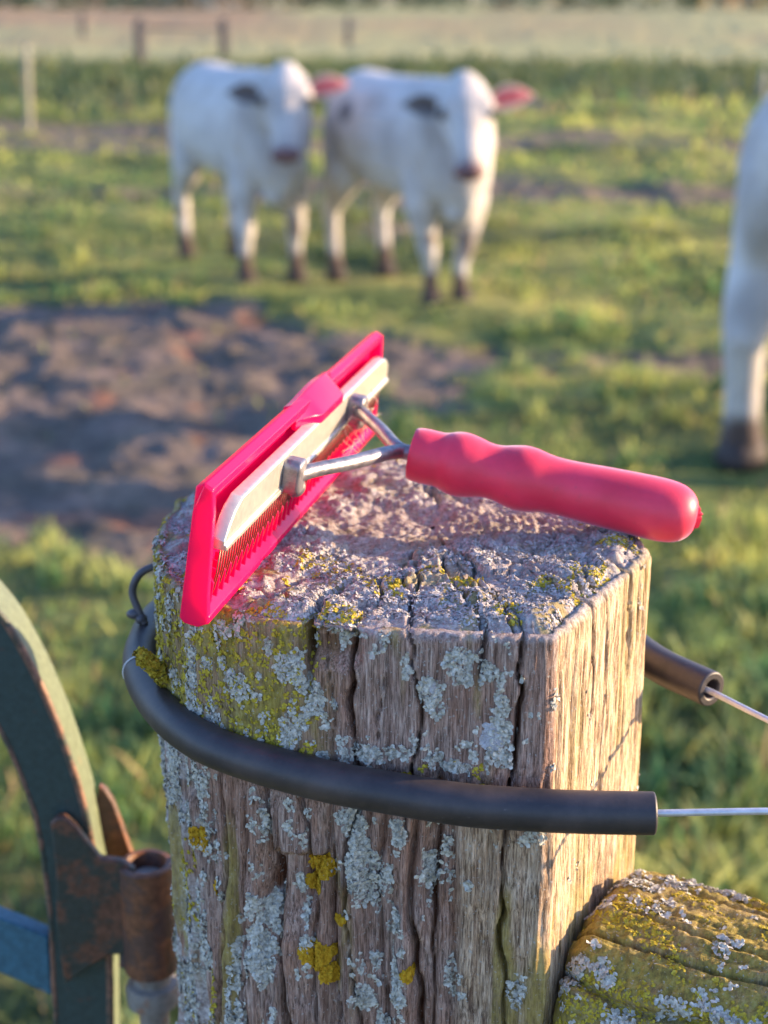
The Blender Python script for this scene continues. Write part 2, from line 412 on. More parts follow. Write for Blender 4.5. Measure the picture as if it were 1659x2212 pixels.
def build_grass():
    Vs, Fs, Ts = [], [], []; base = 0
    def zone(r0, r1, dens, h0, h1, wd, seed, half=20):
        nonlocal base
        g = np.random.default_rng(seed)
        area = R(half * 2) / 2 * (r1 * r1 - r0 * r0); n = int(area * dens)
        rr = np.sqrt(g.uniform(r0 * r0, r1 * r1, n)); aa = np.radians(90 + g.uniform(-half, half, n))
        x, y = rr * np.cos(aa), rr * np.sin(aa)
        cl = fbm(x * 1.7, y * 1.7, seed=71, oct=3)
        m = mudmask(x, y)
        tuss = sst(0.05, 0.45, fbm(x * 4.0, y * 4.0, seed=77, oct=3))
        keep = (g.uniform(0, 1, n) > m * 0.985) & (g.uniform(0, 1, n) < 0.45 + 0.55 * tuss)
        x, y, cl, tuss, m = x[keep], y[keep], cl[keep], tuss[keep], m[keep]; n = len(x)
        z, _ = terrain(x, y)
        h = (h0 + (h1 - h0) * g.uniform(0, 1, n) ** 1.5) * (0.5 + 0.9 * tuss) * (1 - 0.5 * m)
        for qx, qy, qr in ((-.615, 8.35, .45), (-1.0, 9.15, .45), (.30, 7.80, .45), (-.11, 8.58, .45), (1.2, 5.02, .35)):
            h = h * (.3 + .7 * sst(qr * .6, qr * 1.2, np.hypot(x - qx, (y - qy - (-.25 if qr > .4 else -.1)) * .6)))
        wv = wd * g.uniform(0.6, 1.4, n)
        t = g.uniform(0, 1, n)
        hue = np.clip(0.5 + 0.9 * cl + g.normal(0, .22, n), 0, 1)
        c = np.array((0.11, 0.23, 0.085))[None] * (1 - hue[:, None]) + np.array((0.60, 0.58, 0.15))[None] * hue[:, None]
        dry = (g.uniform(0, 1, n) < 0.12)[:, None]
        c = np.where(dry, np.array((0.42, 0.30, 0.15))[None], c) * g.uniform(0.75, 1.25, n)[:, None]
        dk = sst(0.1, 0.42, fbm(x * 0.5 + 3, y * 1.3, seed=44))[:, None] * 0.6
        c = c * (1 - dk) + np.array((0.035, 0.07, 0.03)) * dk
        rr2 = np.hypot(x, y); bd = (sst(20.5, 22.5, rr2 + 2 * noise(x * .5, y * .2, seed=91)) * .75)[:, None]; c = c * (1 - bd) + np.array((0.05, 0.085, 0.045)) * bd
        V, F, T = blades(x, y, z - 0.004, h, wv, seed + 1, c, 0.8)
        Vs.append(V); Fs.append(F + base); Ts.append(T); base += len(V)
    zone(1.5, 3.6, 4200, 0.05, 0.15, 0.008, 1, 24)
    zone(3.6, 6.5, 1900, 0.04, 0.10, 0.010, 2)
    zone(6.5, 11, 900, 0.035, 0.085, 0.015, 3)
    zone(11, 20, 240, 0.04, 0.11, 0.028, 4)
    zone(20, 34, 60, 0.10, 0.30, 0.06, 5)
    g = np.random.default_rng(55)
    for r0, r1, nc, sz in ((1.7, 4.2, 420, 1.0), (4.2, 9, 600, 1.0)):
        rr = np.sqrt(g.uniform(r0 * r0, r1 * r1, nc)); aa = np.radians(90 + g.uniform(-22, 22, nc)); cx, cy = rr * np.cos(aa), rr * np.sin(aa)
        far_ = np.ones(len(cx), bool)
        for qx, qy in ((-.615, 8.1), (-1.0, 8.95), (.30, 7.55), (-.11, 8.4), (1.2, 4.9)): far_ &= np.hypot(cx - qx, (cy - qy) * .7) > .35
        k = far_ & (mudmask(cx, cy) < .3) & (fbm(cx * 1.2, cy * 1.2, seed=93, oct=2) > -.15); cx, cy = cx[k], cy[k]
        q = 16; x = np.repeat(cx, q) + g.normal(0, .022, len(cx) * q); y = np.repeat(cy, q) + g.normal(0, .022, len(cx) * q)
        hu = np.repeat(g.uniform(0, 1, len(cx)), q)[:, None]; z = terrain(x, y)[0]
        c = (np.array((.12, .26, .09)) * (1 - hu) + np.array((.54, .54, .17)) * hu) * g.uniform(.75, 1.2, len(x))[:, None]
        V, F, T = blades(x, y, z, np.repeat(g.uniform(.05, .12, len(cx)), q) * g.uniform(.6, 1.1, len(x)), g.uniform(.006, .012, len(x)), 94, c, 1.1)
        Vs.append(V); Fs.append(F + base); Ts.append(T); base += len(V)
    V = np.vstack(Vs); F = np.vstack(Fs); T = np.vstack(Ts)
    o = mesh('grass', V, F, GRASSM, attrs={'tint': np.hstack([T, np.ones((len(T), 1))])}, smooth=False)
    tag(o, 'short tufted pasture grass in low evening sun', 'grass', kind='stuff')
build_grass()

def build_far():
    # woodland edge on the far side of the field: one mass of leaf clumps
    g = np.random.default_rng(9); n = 9000
    x = g.uniform(-75, 75, n); top = 5 + 4 * fbm(x * 0.12, x * 0, seed=80)
    z = g.uniform(0, 1, n) ** 0.8 * top; y = 128 + g.uniform(-1, 5, n) + 4 * fbm(x * 0.07, z * 0.2, seed=81)
    s = g.uniform(0.3, 0.8, n)
    P = np.stack([x, y, z], 1)
    U = g.normal(size=(n, 3)); U /= np.linalg.norm(U, axis=1)[:, None]; W = np.cross(U, g.normal(size=(n, 3))); W /= np.linalg.norm(W, axis=1)[:, None]
    V = np.stack([P + U * s[:, None], P + W * s[:, None] * .7, P - U * s[:, None], P - W * s[:, None] * .7], 1).reshape(-1, 3)
    F = np.arange(n * 4).reshape(-1, 4)
    hue = sst(-.3, .4, fbm(x * 0.25, z * 0.3, seed=82))[:, None]
    c = np.array((0.45, 0.45, 0.24)) * (1 - hue) + np.array((0.75, 0.58, 0.38)) * hue
    T = np.repeat(c * g.uniform(.7, 1.3, n)[:, None], 4, axis=0)
    o = mesh('woodland', V, F, GRASSM, attrs={'tint': np.hstack([T, np.ones((len(T), 1))])}, smooth=False)
    tag(o, 'dark wood edge closing off the far side of the field', 'woodland', kind='stuff')
build_far()

GREYW = mat_simple('grey_post_wood', (0.085, 0.075, 0.075), 0.9, 0, 40, 0.35, 0.004)
PALEW = mat_simple('pale_post_wood', (0.30, 0.28, 0.20), 0.8, 0, 40, 0.2, 0.003)
def far_post(px, ytop, ybot, wpx, m, label):
    d = ray(px, ybot); t = -CAMH / d[2]; X, Y = d[0] * t, d[1] * t
    z = float(terrain(np.array([X]), np.array([Y]))[0][0])
    top = on_y(px, ytop, Y)[2]; rad = wpx / 3360 * t * 0.62
    h = top - z + 0.25
    pr = [(0, rad * 1.02), (h * .5, rad), (h - rad * .35, rad * .96), (h - rad * .1, rad * .75), (h, rad * .3)]
    V, F = lathe(pr, 12)
    V[:, :2] += 0.08 * rad * np.stack([noise(V[:, 2] * 3, V[:, 0] * 9, seed=4), noise(V[:, 2] * 3, V[:, 1] * 9, seed=6)], 1)
    V[:, 0] += 0.03 * V[:, 2]
    o = mesh('fence_post', V, F, m, sharp=40); o.location = (X, Y, z - 0.25)
    return tag(o, label, 'fence post', 'old fence posts across the far field'), (X, Y, top)
a_, pa = far_post(303, 38, 136, 20, GREYW, 'thickest grey fence post in the far field, behind and left of the left calf')
b_, pb = far_post(485, 40, 132, 17, GREYW, 'grey fence post just above the back of the left calf')
far_post(62, 95, 278, 12, PALEW, 'pale slim fence post standing alone in the green grass at far left')
far_post(180, 28, 78, 12, GREYW, 'small distant fence post left of the thick grey one')
far_post(752, 36, 100, 11, GREYW, 'small distant fence post above the gap between the two calves')
far_post(1643, 150, 215, 14, PALEW, 'pale fence post at far right, just behind the cropped calf')
V, F = tube([(pa[0], pa[1], pa[2] - 0.20), ((pa[0] + pb[0]) / 2, (pa[1] + pb[1]) / 2, pa[2] - 0.23), (pb[0], pb[1], pb[2] - 0.20)], 0.028, 10)
tag(mesh('fence_rail', V, F, GREYW), 'dark thin rail joining the two grey fence posts behind the left calf', 'rail')

# ------------------------------------------------------------------ calves
def mat_cow():
    b = NB('white_hide'); co = b.coords(); f = b.noise(co, 7, 4, 0.6)
    base = b.ramp(f, [(0.3, (0.50, 0.45, 0.41)), (0.7, (0.68, 0.645, 0.61))])
    base = b.mix(b.attr('mud_shade'), base, (0.075, 0.045, 0.035))  # mud, plus the painted shade on neck and brisket
    base = b.mix(b.attr('spot'), base, (0.10, 0.10, 0.11))
    b.set(Base_Color=base, Roughness=0.85, Sheen_Weight=0.25); b.bump(b.noise(co, 90, 4, 0.7), 0.6, 0.01)
    return b.m
HIDE = mat_cow()
MUZ = mat_simple('muzzle_skin', (0.20, 0.11, 0.11), 0.5, 0, 40, 0.2, 0.002)
EYE = mat_simple('dark_eye', (0.02, 0.015, 0.015), 0.2, 0, 40, 0.1, 0)
HORN = mat_simple('hoof_horn', (0.045, 0.03, 0.027), 0.7, 0, 30, 0.3, 0.004)
def mat_ear():
    b = NB('pink_ear'); tr = b.n('ShaderNodeBsdfTranslucent'); tr.inputs[0].default_value = (1.0, 0.30, 0.38, 1)
    b.set(Base_Color=(0.50, 0.20, 0.22), Roughness=0.7)
    mx = b.n('ShaderNodeMixShader'); mx.inputs[0].default_value = 0.6
    b.l(b.b.outputs[0], mx.inputs[1]); b.l(tr.outputs[0], mx.inputs[2]); b.l(mx.outputs[0], b.out.inputs[0]); return b.m
EARP = mat_ear()
EARD = mat_simple('shaded_inner_ear', (0.17, 0.145, 0.14), .9, 0, 60, .4, .004)  # shade inside the left-hand ears, put into their colour
EARG = mat_simple('shaded_outer_ear', (0.27, 0.23, 0.21), .9, 0, 60, .4, .004)  # outside of the left-hand ears, shade painted as grey-brown
def mat_earhide():
    b = NB('thin_white_ear'); tr = b.n('ShaderNodeBsdfTranslucent'); tr.inputs[0].default_value = (1.0, 0.90, 0.82, 1)
    b.set(Base_Color=(0.6, 0.5, 0.46), Roughness=0.85)
    mx = b.n('ShaderNodeMixShader'); mx.inputs[0].default_value = 0.5
    b.l(b.b.outputs[0], mx.inputs[1]); b.l(tr.outputs[0], mx.inputs[2]); b.l(mx.outputs[0], b.out.inputs[0]); return b.m
EARH = mat_earhide()
def ell(c, r, rot=None, seg=20, rg=12):
    V = []; F = []
    for i in range(rg + 1):
        p = math.pi * i / rg
        for j in range(seg):
            a = 2 * math.pi * j / seg
            V.append((math.sin(p) * math.cos(a), math.sin(p) * math.sin(a), math.cos(p)))
    V = np.array(V) * np.array(r)
    if rot is not None: V = V @ np.array(rot).T
    V = V + np.array(c)
    for i in range(rg):
        for j in range(seg):
            k = (j + 1) % seg; F.append([i * seg + j, (i + 1) * seg + j, (i + 1) * seg + k, i * seg + k])
    return V, F
def chain(pts, n=6):
    out = []
    for a, b in zip(pts[:-1], pts[1:]):
        for t in np.linspace(0, 1, n):
            c = np.array(a[0]) * (1 - t) + np.array(b[0]) * t
            ra = np.array(a[1]) * np.ones(3); rb = np.array(b[1]) * np.ones(3)
            out.append(ell(c, ra * (1 - t) + rb * t, None, 14, 8))
    return out
def remeshed(parts, vox, smooth_it=6):
    V, F = join(parts)
    o = mesh('tmp', V, F)
    md = o.modifiers.new('r', 'REMESH'); md.mode = 'VOXEL'; md.voxel_size = vox
    ms = o.modifiers.new('s', 'SMOOTH'); ms.iterations = smooth_it; ms.factor = 0.5
    dg = bpy.context.evaluated_depsgraph_get(); ev = o.evaluated_get(dg); me = ev.to_mesh()
    V2 = np.zeros(len(me.vertices) * 3); me.vertices.foreach_get('co', V2)
    F2 = [list(p.vertices) for p in me.polygons]
    ev.to_mesh_clear(); bpy.data.objects.remove(o)
    return V2.reshape(-1, 3), F2
def make_cow(loc, heading, head_yaw, label, seed, scale=1.0, head_pitch=-57, spots=(), front=(0, 0), hind=(0, 0), neck_side=0.0, tail=False, lt=1.02, narrow=1.0):
    root = empty('calf', loc, heading); root.scale = (scale,) * 3
    tag(root, label, 'calf', 'white calves in the pasture')
    P = []
    P += chain([((-.60, 0, .90), (.13, .17, .17)), ((-.48, 0, .86), (.17, .25, .27)), ((-.22, 0, .81), (.2, .265, .30)), ((.08, 0, .80), (.2, .26, .30)),
                ((.33, 0, .80), (.18, .23, .31)), ((.47, 0, .77), (.14, .19, .27)), ((.55, 0, .70), (.11, .14, .20))], 5)
    P += chain([((-.58, 0, 1.0), (.10, .09, .10)), ((-.2, 0, 1.01), (.1, .1, .10)), ((.2, 0, 1.02), (.1, .08, .10)), ((.40, 0, 1.03), (.1, .075, .09))], 5)
    P += [ell((-.42, .17 * q, .985), (.09, .055, .05)) for q in (1, -1)] + [ell((-.64, .09 * q, .93), (.05, .04, .05)) for q in (1, -1)] + [ell((.40, .15 * q, .83), (.12, .08, .2)) for q in (1, -1)] + [ell((.55, 0, .60), (.09, .07, .13)), ell((.5, 0, .5), (.1, .08, .08))]
    yaw = R(head_yaw)
    hd = np.array((math.cos(yaw), math.sin(yaw), 0))
    poll = np.array((.50, 0, 0)) + hd * 0.29 + np.array((0, neck_side, 1.06))
    P += chain([((.42, 0, .90), (.17, .15, .22)), (tuple(np.array((.50, 0, .95)) + hd * 0.08), (.14, .125, .17)), (tuple(poll + np.array((0, 0, -.07)) - hd * .03), (.10, .10, .125))], 6)
    HS = 1.12; hp = R(head_pitch); f = hd * math.cos(hp) + np.array((0, 0, math.sin(hp))); u = hd * (-math.sin(hp)) + np.array((0, 0, math.cos(hp))); s = np.cross(u, f)
    Rm = np.stack([f, s, u], 1)
    # head: forehead, cheeks, nose
    for c, r in (((0, 0, -.005), (.09, .105, .070)), ((.05, 0, -.005), (.11, .122, .082)), ((.12, 0, -.015), (.12, .100, .085)), ((.19, 0, -.015), (.12, .076, .07)),
                 ((.25, 0, -.012), (.10, .064, .058)), ((.30, 0, -.015), (.070, .068, .054)), ((.12, 0, -.06), (.14, .075, .06)), ((.07, .07, .02), (.06, .05, .05)), ((.07, -.07, .02), (.06, .05, .05)),
                 ((-.045, 0, .01), (.06, .066, .055))):
        P.append(ell(poll + Rm @ (np.array(c) * HS), np.array(r) * HS, Rm))
    feet = []
    for sgn, off in ((1, front[0]), (-1, front[1])):
        y = .145 * sgn; yf = y * narrow
        P += chain([((.36, y * .9, .74), (.13, .085, .18)), ((.37 + off * .3, y, .54), (.095, .08, .12)), ((.385 + off * .6, (y + yf) / 2, .36), (.058 * lt, .054 * lt, .06)), ((.39 + off * .7, (y + yf * 2) / 3, .30), (.055 * lt, .053 * lt, .055)), ((.38 + off * .9, yf, .22), .038 * lt), ((.38 + off, yf, .11), .040 * lt), ((.385 + off, yf, .075), .048 * lt)], 7)
        feet.append((.395 + off, yf))
    for sgn, off in ((1, hind[0]), (-1, hind[1])):
        y = .155 * sgn
        P += chain([((-.50, y * .8, .78), (.19, .11, .21)), ((-.47 + off * .2, y, .60), (.14, .095, .15)), ((-.55 + off * .5, y, .46), (.08 * lt, .062 * lt, .07)), ((-.615 + off * .7, y, .385), (.052 * lt, .046 * lt, .055)), ((-.595 + off * .85, y, .25), .040 * lt), ((-.575 + off, y, .11), .040 * lt), ((-.57 + off, y, .075), .048 * lt)], 7)
        feet.append((-.56 + off, y))
    V, F = remeshed(P, 0.017, 4)
    mh = .17 if tail else .19
    mud_shade = 1 - sst(mh - .05, mh + .01, V[:, 2] + .03 * noise(V[:, 0] * 20, V[:, 1] * 20, V[:, 2] * 20, seed=seed))
    knee = sst(.3, .6, noise(V[:, 0] * 9, V[:, 1] * 9, V[:, 2] * 14, seed=seed + 3)) * sst(.22, .27, V[:, 2]) * (1 - sst(.36, .42, V[:, 2]))
    belly = (1 - sst(.44, .54, V[:, 2])) * sst(.42, .45, V[:, 2]) * .25
    mud_shade = np.maximum(mud_shade, np.maximum(knee * (.15 if tail else .8), belly))
    mud_shade = np.maximum(mud_shade, .5 * (1 - sst(-.66, -.60, V[:, 0])) * (1 - sst(.6, .85, V[:, 2])) * sst(.35, .5, V[:, 2]))
    mud_shade = np.maximum(mud_shade, .22 * sst(.1, .4, fbm(V[:, 0] * 5, V[:, 1] * 5, V[:, 2] * 5, seed=seed + 7)))
    if tail: mud_shade = np.maximum(mud_shade, 0.35 * sst(-.1, .5, fbm(V[:, 0] * 6, V[:, 1] * 6, V[:, 2] * 4, seed=5)) * (1 - sst(.5, .75, V[:, 2])))
    mz = poll + Rm @ np.array((.35, 0, -.03)); nk = np.linalg.norm((V - (poll * .45 + np.array((.47, 0, .80)) * .55)) / np.array((.22, .2, .34)), axis=1); mud_shade = np.maximum(mud_shade, .26 * (1 - sst(.6, 1.1, nk)) * sst(.10, .16, np.linalg.norm((V - poll - f * .16) / np.array((1, 1, 1)), axis=1) - .06)); mud_shade = np.maximum(mud_shade, .55 * (1 - sst(.04, .10, np.linalg.norm(V - mz, axis=1))))  # shade of neck and brisket painted into the coat; nose surround darkened
    for q in (1, -1):
        ep = poll + Rm @ np.array((.117, .112 * q, .04)); mud_shade = np.maximum(mud_shade, .35 * (1 - sst(.012, .035, np.linalg.norm(V - ep, axis=1))))
    sp = np.zeros(len(V))
    for (c, r) in spots:
        q = (V - np.array(c)) / np.array(r); sp = np.maximum(sp, 1 - sst(.6, 1.1, np.linalg.norm(q, axis=1)))
    mesh('body', V, F, HIDE, root, attrs={'mud_shade': mud_shade, 'spot': sp})
    for x, y in feet:
        pr = [(0, .056 * lt), (.03, .054 * lt), (.07, .046 * lt), (.085, .03)]
        V, F = lathe(pr, 16); V[:, 0] *= 1.15; V[:, 0] += x; V[:, 1] += y; V[(V[:, 1] - y) ** 2 < 1e-5, 0] -= .012
        mesh('hoof', V, F, HORN, root)
    V, F = ell(poll + Rm @ (np.array((.334, 0, -.012)) * HS), (.044, .076, .058), Rm); mesh('muzzle', V, F, MUZ, root)
    for sgn in (1, -1):
        V, F = ell(poll + Rm @ (np.array((.105, .106 * sgn, .04)) * HS), (.026, .018, .022), Rm, 12, 8); mesh('eye', V, F, EYE, root)
        # ear: cupped leaf reaching sideways
        esz = 1.0 if sgn > 0 else .85
        base = poll + s * sgn * .112 + f * .025 + np.array((0, 0, -.005 - (.035 if sgn < 0 else .0)))
        d = nrm(s * sgn + np.array((0, 0, .12))); across = nrm(np.array((0, 0, 1.0)) - d * d[2]); fr = nrm(np.cross(d, across)); 
        if np.dot(fr, hd) < 0: fr = -fr
        Ve = []; n1, n2 = 12, 9
        for i in range(n1):
            t = i / (n1 - 1); wv = .068 * math.sin(math.pi * min(1, (t * .95 + .08) ** .9)) ** .9 + .004
            for j in range(n2):
                q = -1 + 2 * j / (n2 - 1)
                Ve.append(base + d * (t * .215 * esz) + across * (q * wv * .82 * esz + .01 * math.sin(t * 3)) + fr * (.045 * q * q - .02) * math.sin(math.pi * min(1, t + .15)))
        Ve = np.array(Ve); m_ = len(Ve); Ve2 = Ve - fr * .012
        Fa = [[i * n2 + j, i * n2 + j + 1, (i + 1) * n2 + j + 1, (i + 1) * n2 + j] for i in range(n1 - 1) for j in range(n2 - 1)]
        ring = [j for j in range(n2)] + [i * n2 + n2 - 1 for i in range(1, n1)] + [(n1 - 1) * n2 + j for j in range(n2 - 2, -1, -1)] + [i * n2 for i in range(n1 - 2, 0, -1)]
        Fb = [[v + m_ for v in q_][::-1] for q_ in Fa] + [[ring[i], ring[(i + 1) % len(ring)], ring[(i + 1) % len(ring)] + m_, ring[i] + m_] for i in range(len(ring))]
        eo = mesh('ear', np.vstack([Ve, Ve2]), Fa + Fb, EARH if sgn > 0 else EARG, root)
        Vi = Ve.reshape(n1, n2, 3)[1:-1, 1:-1]; Vi = (Vi.mean(1, keepdims=True) + (Vi - Vi.mean(1, keepdims=True)) * .78).reshape(-1, 3) + fr * .006; a1, a2 = n1 - 2, n2 - 2
        Fi = [[i * a2 + j, i * a2 + j + 1, (i + 1) * a2 + j + 1, (i + 1) * a2 + j] for i in range(a1 - 1) for j in range(a2 - 1)]
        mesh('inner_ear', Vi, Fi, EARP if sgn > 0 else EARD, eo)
    V, F = tube(catmull([(-.69, 0, 1.00), (-.745, 0, .93), (-.745, 0, .75), (-.72, -.02, .52), (-.70, -.03, .40)], 30), np.concatenate([np.linspace(.032, .02, 20), np.linspace(.03, .012, 10)]), 12)
    mesh('tail', V, F, HIDE if not tail else HIDE, root, attrs={'mud_shade': sst(.65, .45, V[:, 2]) * 0 + (1 - sst(.4, .6, V[:, 2])) * .8, 'spot': np.zeros(len(V))})
    return root
def gh(x, y): return float(terrain(np.array([float(x)]), np.array([float(y)]))[0][0])
def place(fx, fy, bx, by):           # front feet midpoint, hind feet midpoint -> location, heading
    h = math.atan2(fy - by, fx - bx); mx, my = (fx + bx) / 2, (fy + by) / 2
    o = .085; mx += math.cos(h) * o; my += math.sin(h) * o
    return (mx, my, (gh(fx, fy) + gh(bx, by)) / 2 - 0.012), h
l1, h1 = place(-.615, 8.35, -1.00, 9.15)
make_cow(l1, h1, math.degrees(-math.pi / 2 + .04 - h1), 'white calf at left with a blue-grey cast, head level and facing the camera', 3, 1.0,
         neck_side=.06)
l2, h2 = place(.30, 7.80, -.11, 8.58)
make_cow(l2, h2, math.degrees(-math.pi / 2 + .10 - h2), 'white calf in the middle with a dark hip spot, sunlit along its chest', 8, 1.0,
         spots=[((-.27, -.27, .93), (.085, .12, .07))], front=(.02, -.03), neck_side=-.03, narrow=.5)
h3 = R(62); sc3 = 1.14
lx, ly = -.56 * sc3, .155 * sc3
ox, oy = 1.20 - (math.cos(h3) * lx - math.sin(h3) * ly), 5.02 - (math.sin(h3) * lx + math.cos(h3) * ly)
make_cow((ox, oy, gh(1.2, 5.0) - .01), h3, 10, 'white calf cropped by the right edge of the photo, showing its rump and hind leg', 12, sc3, tail=True, lt=1.4)

# ------------------------------------------------------------------ the big post
TOP = CAMH - 0.235
PC = np.array((0.022, 0.690))
poly = np.array([(-.1005, .640), (-.092, .612), (-.080, .590), (-.062, .5735), (-.040, .5625), (-.012, .5560), (.02, .5515), (.060, .5475), (.0675, .5500), (.095, .600), (.119, .645), (.114, .682), (.100, .735), (.073, .770), (.03, .788), (-.03, .789), (-.075, .768), (-.101, .720), (-.104, .675)])
def resample(P, visible_step=0.00052, hidden_step=0.003):
    Q = np.vstack([P, P[:1]]); seg = np.linalg.norm(np.diff(Q, axis=0), axis=1); L = np.concatenate([[0], np.cumsum(seg)])
    fine = np.arange(0, L[-1], 0.0005)
    X = np.interp(fine, L, Q[:, 0]); Y = np.interp(fine, L, Q[:, 1])
    k = np.exp(-0.5 * (np.arange(-16, 17) / 5.0) ** 2); k /= k.sum()
    def sm(a): return np.convolve(np.concatenate([a[-40:], a, a[:40]]), k, 'same')[40:-40]
    X, Y = sm(X), sm(Y)
    vis = (Y < 0.70)
    idx = [0]; acc = 0
    for i in range(1, len(X)):
        acc += math.hypot(X[i] - X[i - 1], Y[i] - Y[i - 1])
        if acc >= (visible_step if vis[i] else hidden_step): idx.append(i); acc = 0
    return np.stack([X[idx], Y[idx]], 1), fine[idx]
ring, S_ = resample(poly)
NR = len(ring)
tan_ = np.roll(ring, -1, 0) - np.roll(ring, 1, 0); tan_ /= np.linalg.norm(tan_, axis=1)[:, None]
norm_ = np.stack([tan_[:, 1], -tan_[:, 0]], 1)
if np.mean(np.sum(norm_ * (ring - PC), 1)) < 0: norm_ = -norm_
U2 = np.array((.485, .874))
def uface(x, y): return ((x - .0675) * U2[0] + (y - .5515) * U2[1]) / .113
# radial cracks: point on edge, inner radius, bottom z, half width, depth
def rad(x, y): v = np.array((x, y)) - PC; return v / np.linalg.norm(v)
CR = [((-.0100, .556), .030, TOP - .070, .0008, .012, 1), ((.0115, .553), .050, TOP - .075, .0006, .008, 2), ((.0510, .550), .010, TOP - .30, .0007, .012, 3),
      ((.036, .551), .030, TOP - .006, .0009, .009, 4), ((-.034, .557), .085, TOP - .012, .0016, .010, 5), ((-.062, .5735), .100, TOP - .055, .0004, .004, 6),
      ((.085, .582), .035, TOP - .045, .0013, .010, 7), ((.03, .788), .012, TOP - .1, .0012, .009, 15), ((-.085, .60), .06, TOP - .02, .0008, .007, 16), ((.092, .597), .085, TOP - .09, .0009, .006, 8), ((.105, .62), .07, TOP - .03, .0010, .007, 9),
      ((-.024, .557), .115, TOP - .075, .0005, .005, 11), ((.002, .555), .12, TOP - .05, .0004, .004, 12), ((-.10, .64), .05, TOP - .05, .001, .006, 13), ((.02, .788), .02, TOP - .1, .0014, .01, 14)]
def crack(x, y, z):
    out = np.zeros(np.shape(x))
    for (e, rin, zb, wd, dp, sd) in CR:
        d = rad(*e); qx, qy = x - PC[0], y - PC[1]
        al = qx * d[0] + qy * d[1]; pe = -qx * d[1] + qy * d[0]
        pe = pe + .0042 * noise(z * 22 + sd, al * 45, seed=sd) + .0012 * noise(z * 120, al * 160, seed=sd + 9)
        wloc = wd * (1 + .5 * noise(z * 60, al * 60 + sd, seed=sd + 20))
        act = sst(rin, rin + .03, al) * sst(zb - .03, zb + .01, z)
        out = np.maximum(out, dp * act * (.6 + .4 * sst(-.5, .3, noise(al * 90, z * 30 + sd, seed=sd + 31))) * np.exp(-(pe / wloc) ** 2))
    return out
# lower fissures that do not reach the top
LF = [(-.046, -.60, .0010, .008), (-.031, -.5, .0007, .006), (-.012, -.6, .0008, .008), (.0135, -.6, .0009, .009), (.022, -.6, .0009, .006), (-.070, -.6, .0011, .008), (-.083, -.6, .0008, .006), (-.058, -.5, .0007, .005), (.0, -.6, .0006, .004), (-.022, -.6, .0005, .004)]
def side_disp(x, y, z):
    """outward displacement in metres at unperturbed surface point"""
    dz = TOP - z
    uf = uface(x, y); right = sst(-.03, .02, uf) * (y < .70) * (x > .06)
    front = (1 - right)
    left = sst(.02, -.05, x) if False else 1 - sst(-.055, .0, x)
    low = sst(.062, .10, dz + .01 * noise(x * 50, z * 0, seed=2))
    # broad ridges
    a = fbm(x * 75, y * 75, z * 5.0, seed=101, oct=4)
    b = fbm(x * 190, y * 190, z * 9.0, seed=111, oct=3)
    c = fbm(x * 420, y * 420, z * 18, seed=121, oct=2)
    plate = sst(-.08, .10, fbm(x * 85, y * 85, z * 7 + 2, seed=131, oct=3)) + .7 * sst(-.05, .08, fbm(x * 150, y * 150, z * 11, seed=135, oct=2))
    rough = front * (.25 + .75 * low * (1 - .75 * sst(.030, .042, x)))
    D = rough * (.0020 * a + .0013 * b + .0030 * (plate - .9)) + front * .00035 * c + front * (.0009 * a + .0006 * b)
    D += right * (.0010 * b + .0009 * c + .0006 * a - .0016 * sst(.15, .4, fbm(x * 420, y * 420, z * 9, seed=141, oct=3)) - .0012 * sst(.3, .5, fbm(x * 200, y * 200, z * 5, seed=142, oct=2)))
    D += front * .0016 * fbm(x * 60, y * 60, z * 60, seed=151, oct=3) * (.4 + low)
    for i, (cx, zb, wd, dp) in enumerate(LF):
        pe = x - cx + .004 * noise(z * 14 + i, z * 0, seed=i + 50) + .0012 * noise(z * 80, z * 0, seed=i + 70)
        D -= dp * (y < .62) * np.exp(-(pe / (wd * (1 + .5 * noise(z * 25, z * 0 + i, seed=90 + i)))) ** 2) * sst(.05, .09, dz + .02 * noise(z * 0 + i * 3.3, z * 0, seed=4))
    # smooth flat plank-like stretch at the right of the front, slightly recessed
    D -= .002 * low * sst(.026, .030, x) * (1 - sst(.034, .06, x)) * front
    # broken pocket under the front lip
    D -= .006 * sst(-.036, -.031, x) * (1 - sst(-.012, -.008, x)) * sst(.0, .004, dz) * (1 - sst(.010, .02, dz)) * (y < .6)
    D -= .007 * sst(-.052, -.047, x + .3 * (dz - .12)) * (1 - sst(-.030, -.026, x + .25 * (dz - .12))) * sst(.100, .106, dz) * (1 - sst(.12, .16, dz)) * (y < .6)
    D -= crack(x, y, z)
    D += front * (.0008 + .0006 * low) * (np.abs(fbm(x * 330, y * 330, z * 14, seed=161, oct=3)) * -2 + .6)
    D -= .0028 * low * (1 - sst(-.085, -.06, x))
    # post swells slightly at hose groove shoulders
    D -= .0022 * np.exp(-((dz - .068) / .009) ** 2) * (1 - right)
    return D
def patch(x, z, px, py, rpx, Y=.553, stretch=1.0, sd=0):
    p = on_y(px, py, Y); r = rpx * Y / cP / 3360 * 1.05
    d = np.hypot((x - p[0]), (z - p[2]) / stretch)
    d = d * (1 + .45 * noise(x * 180 + sd, z * 180, seed=sd + 200))
    return 1 - sst(r * .75, r * 1.0, d)
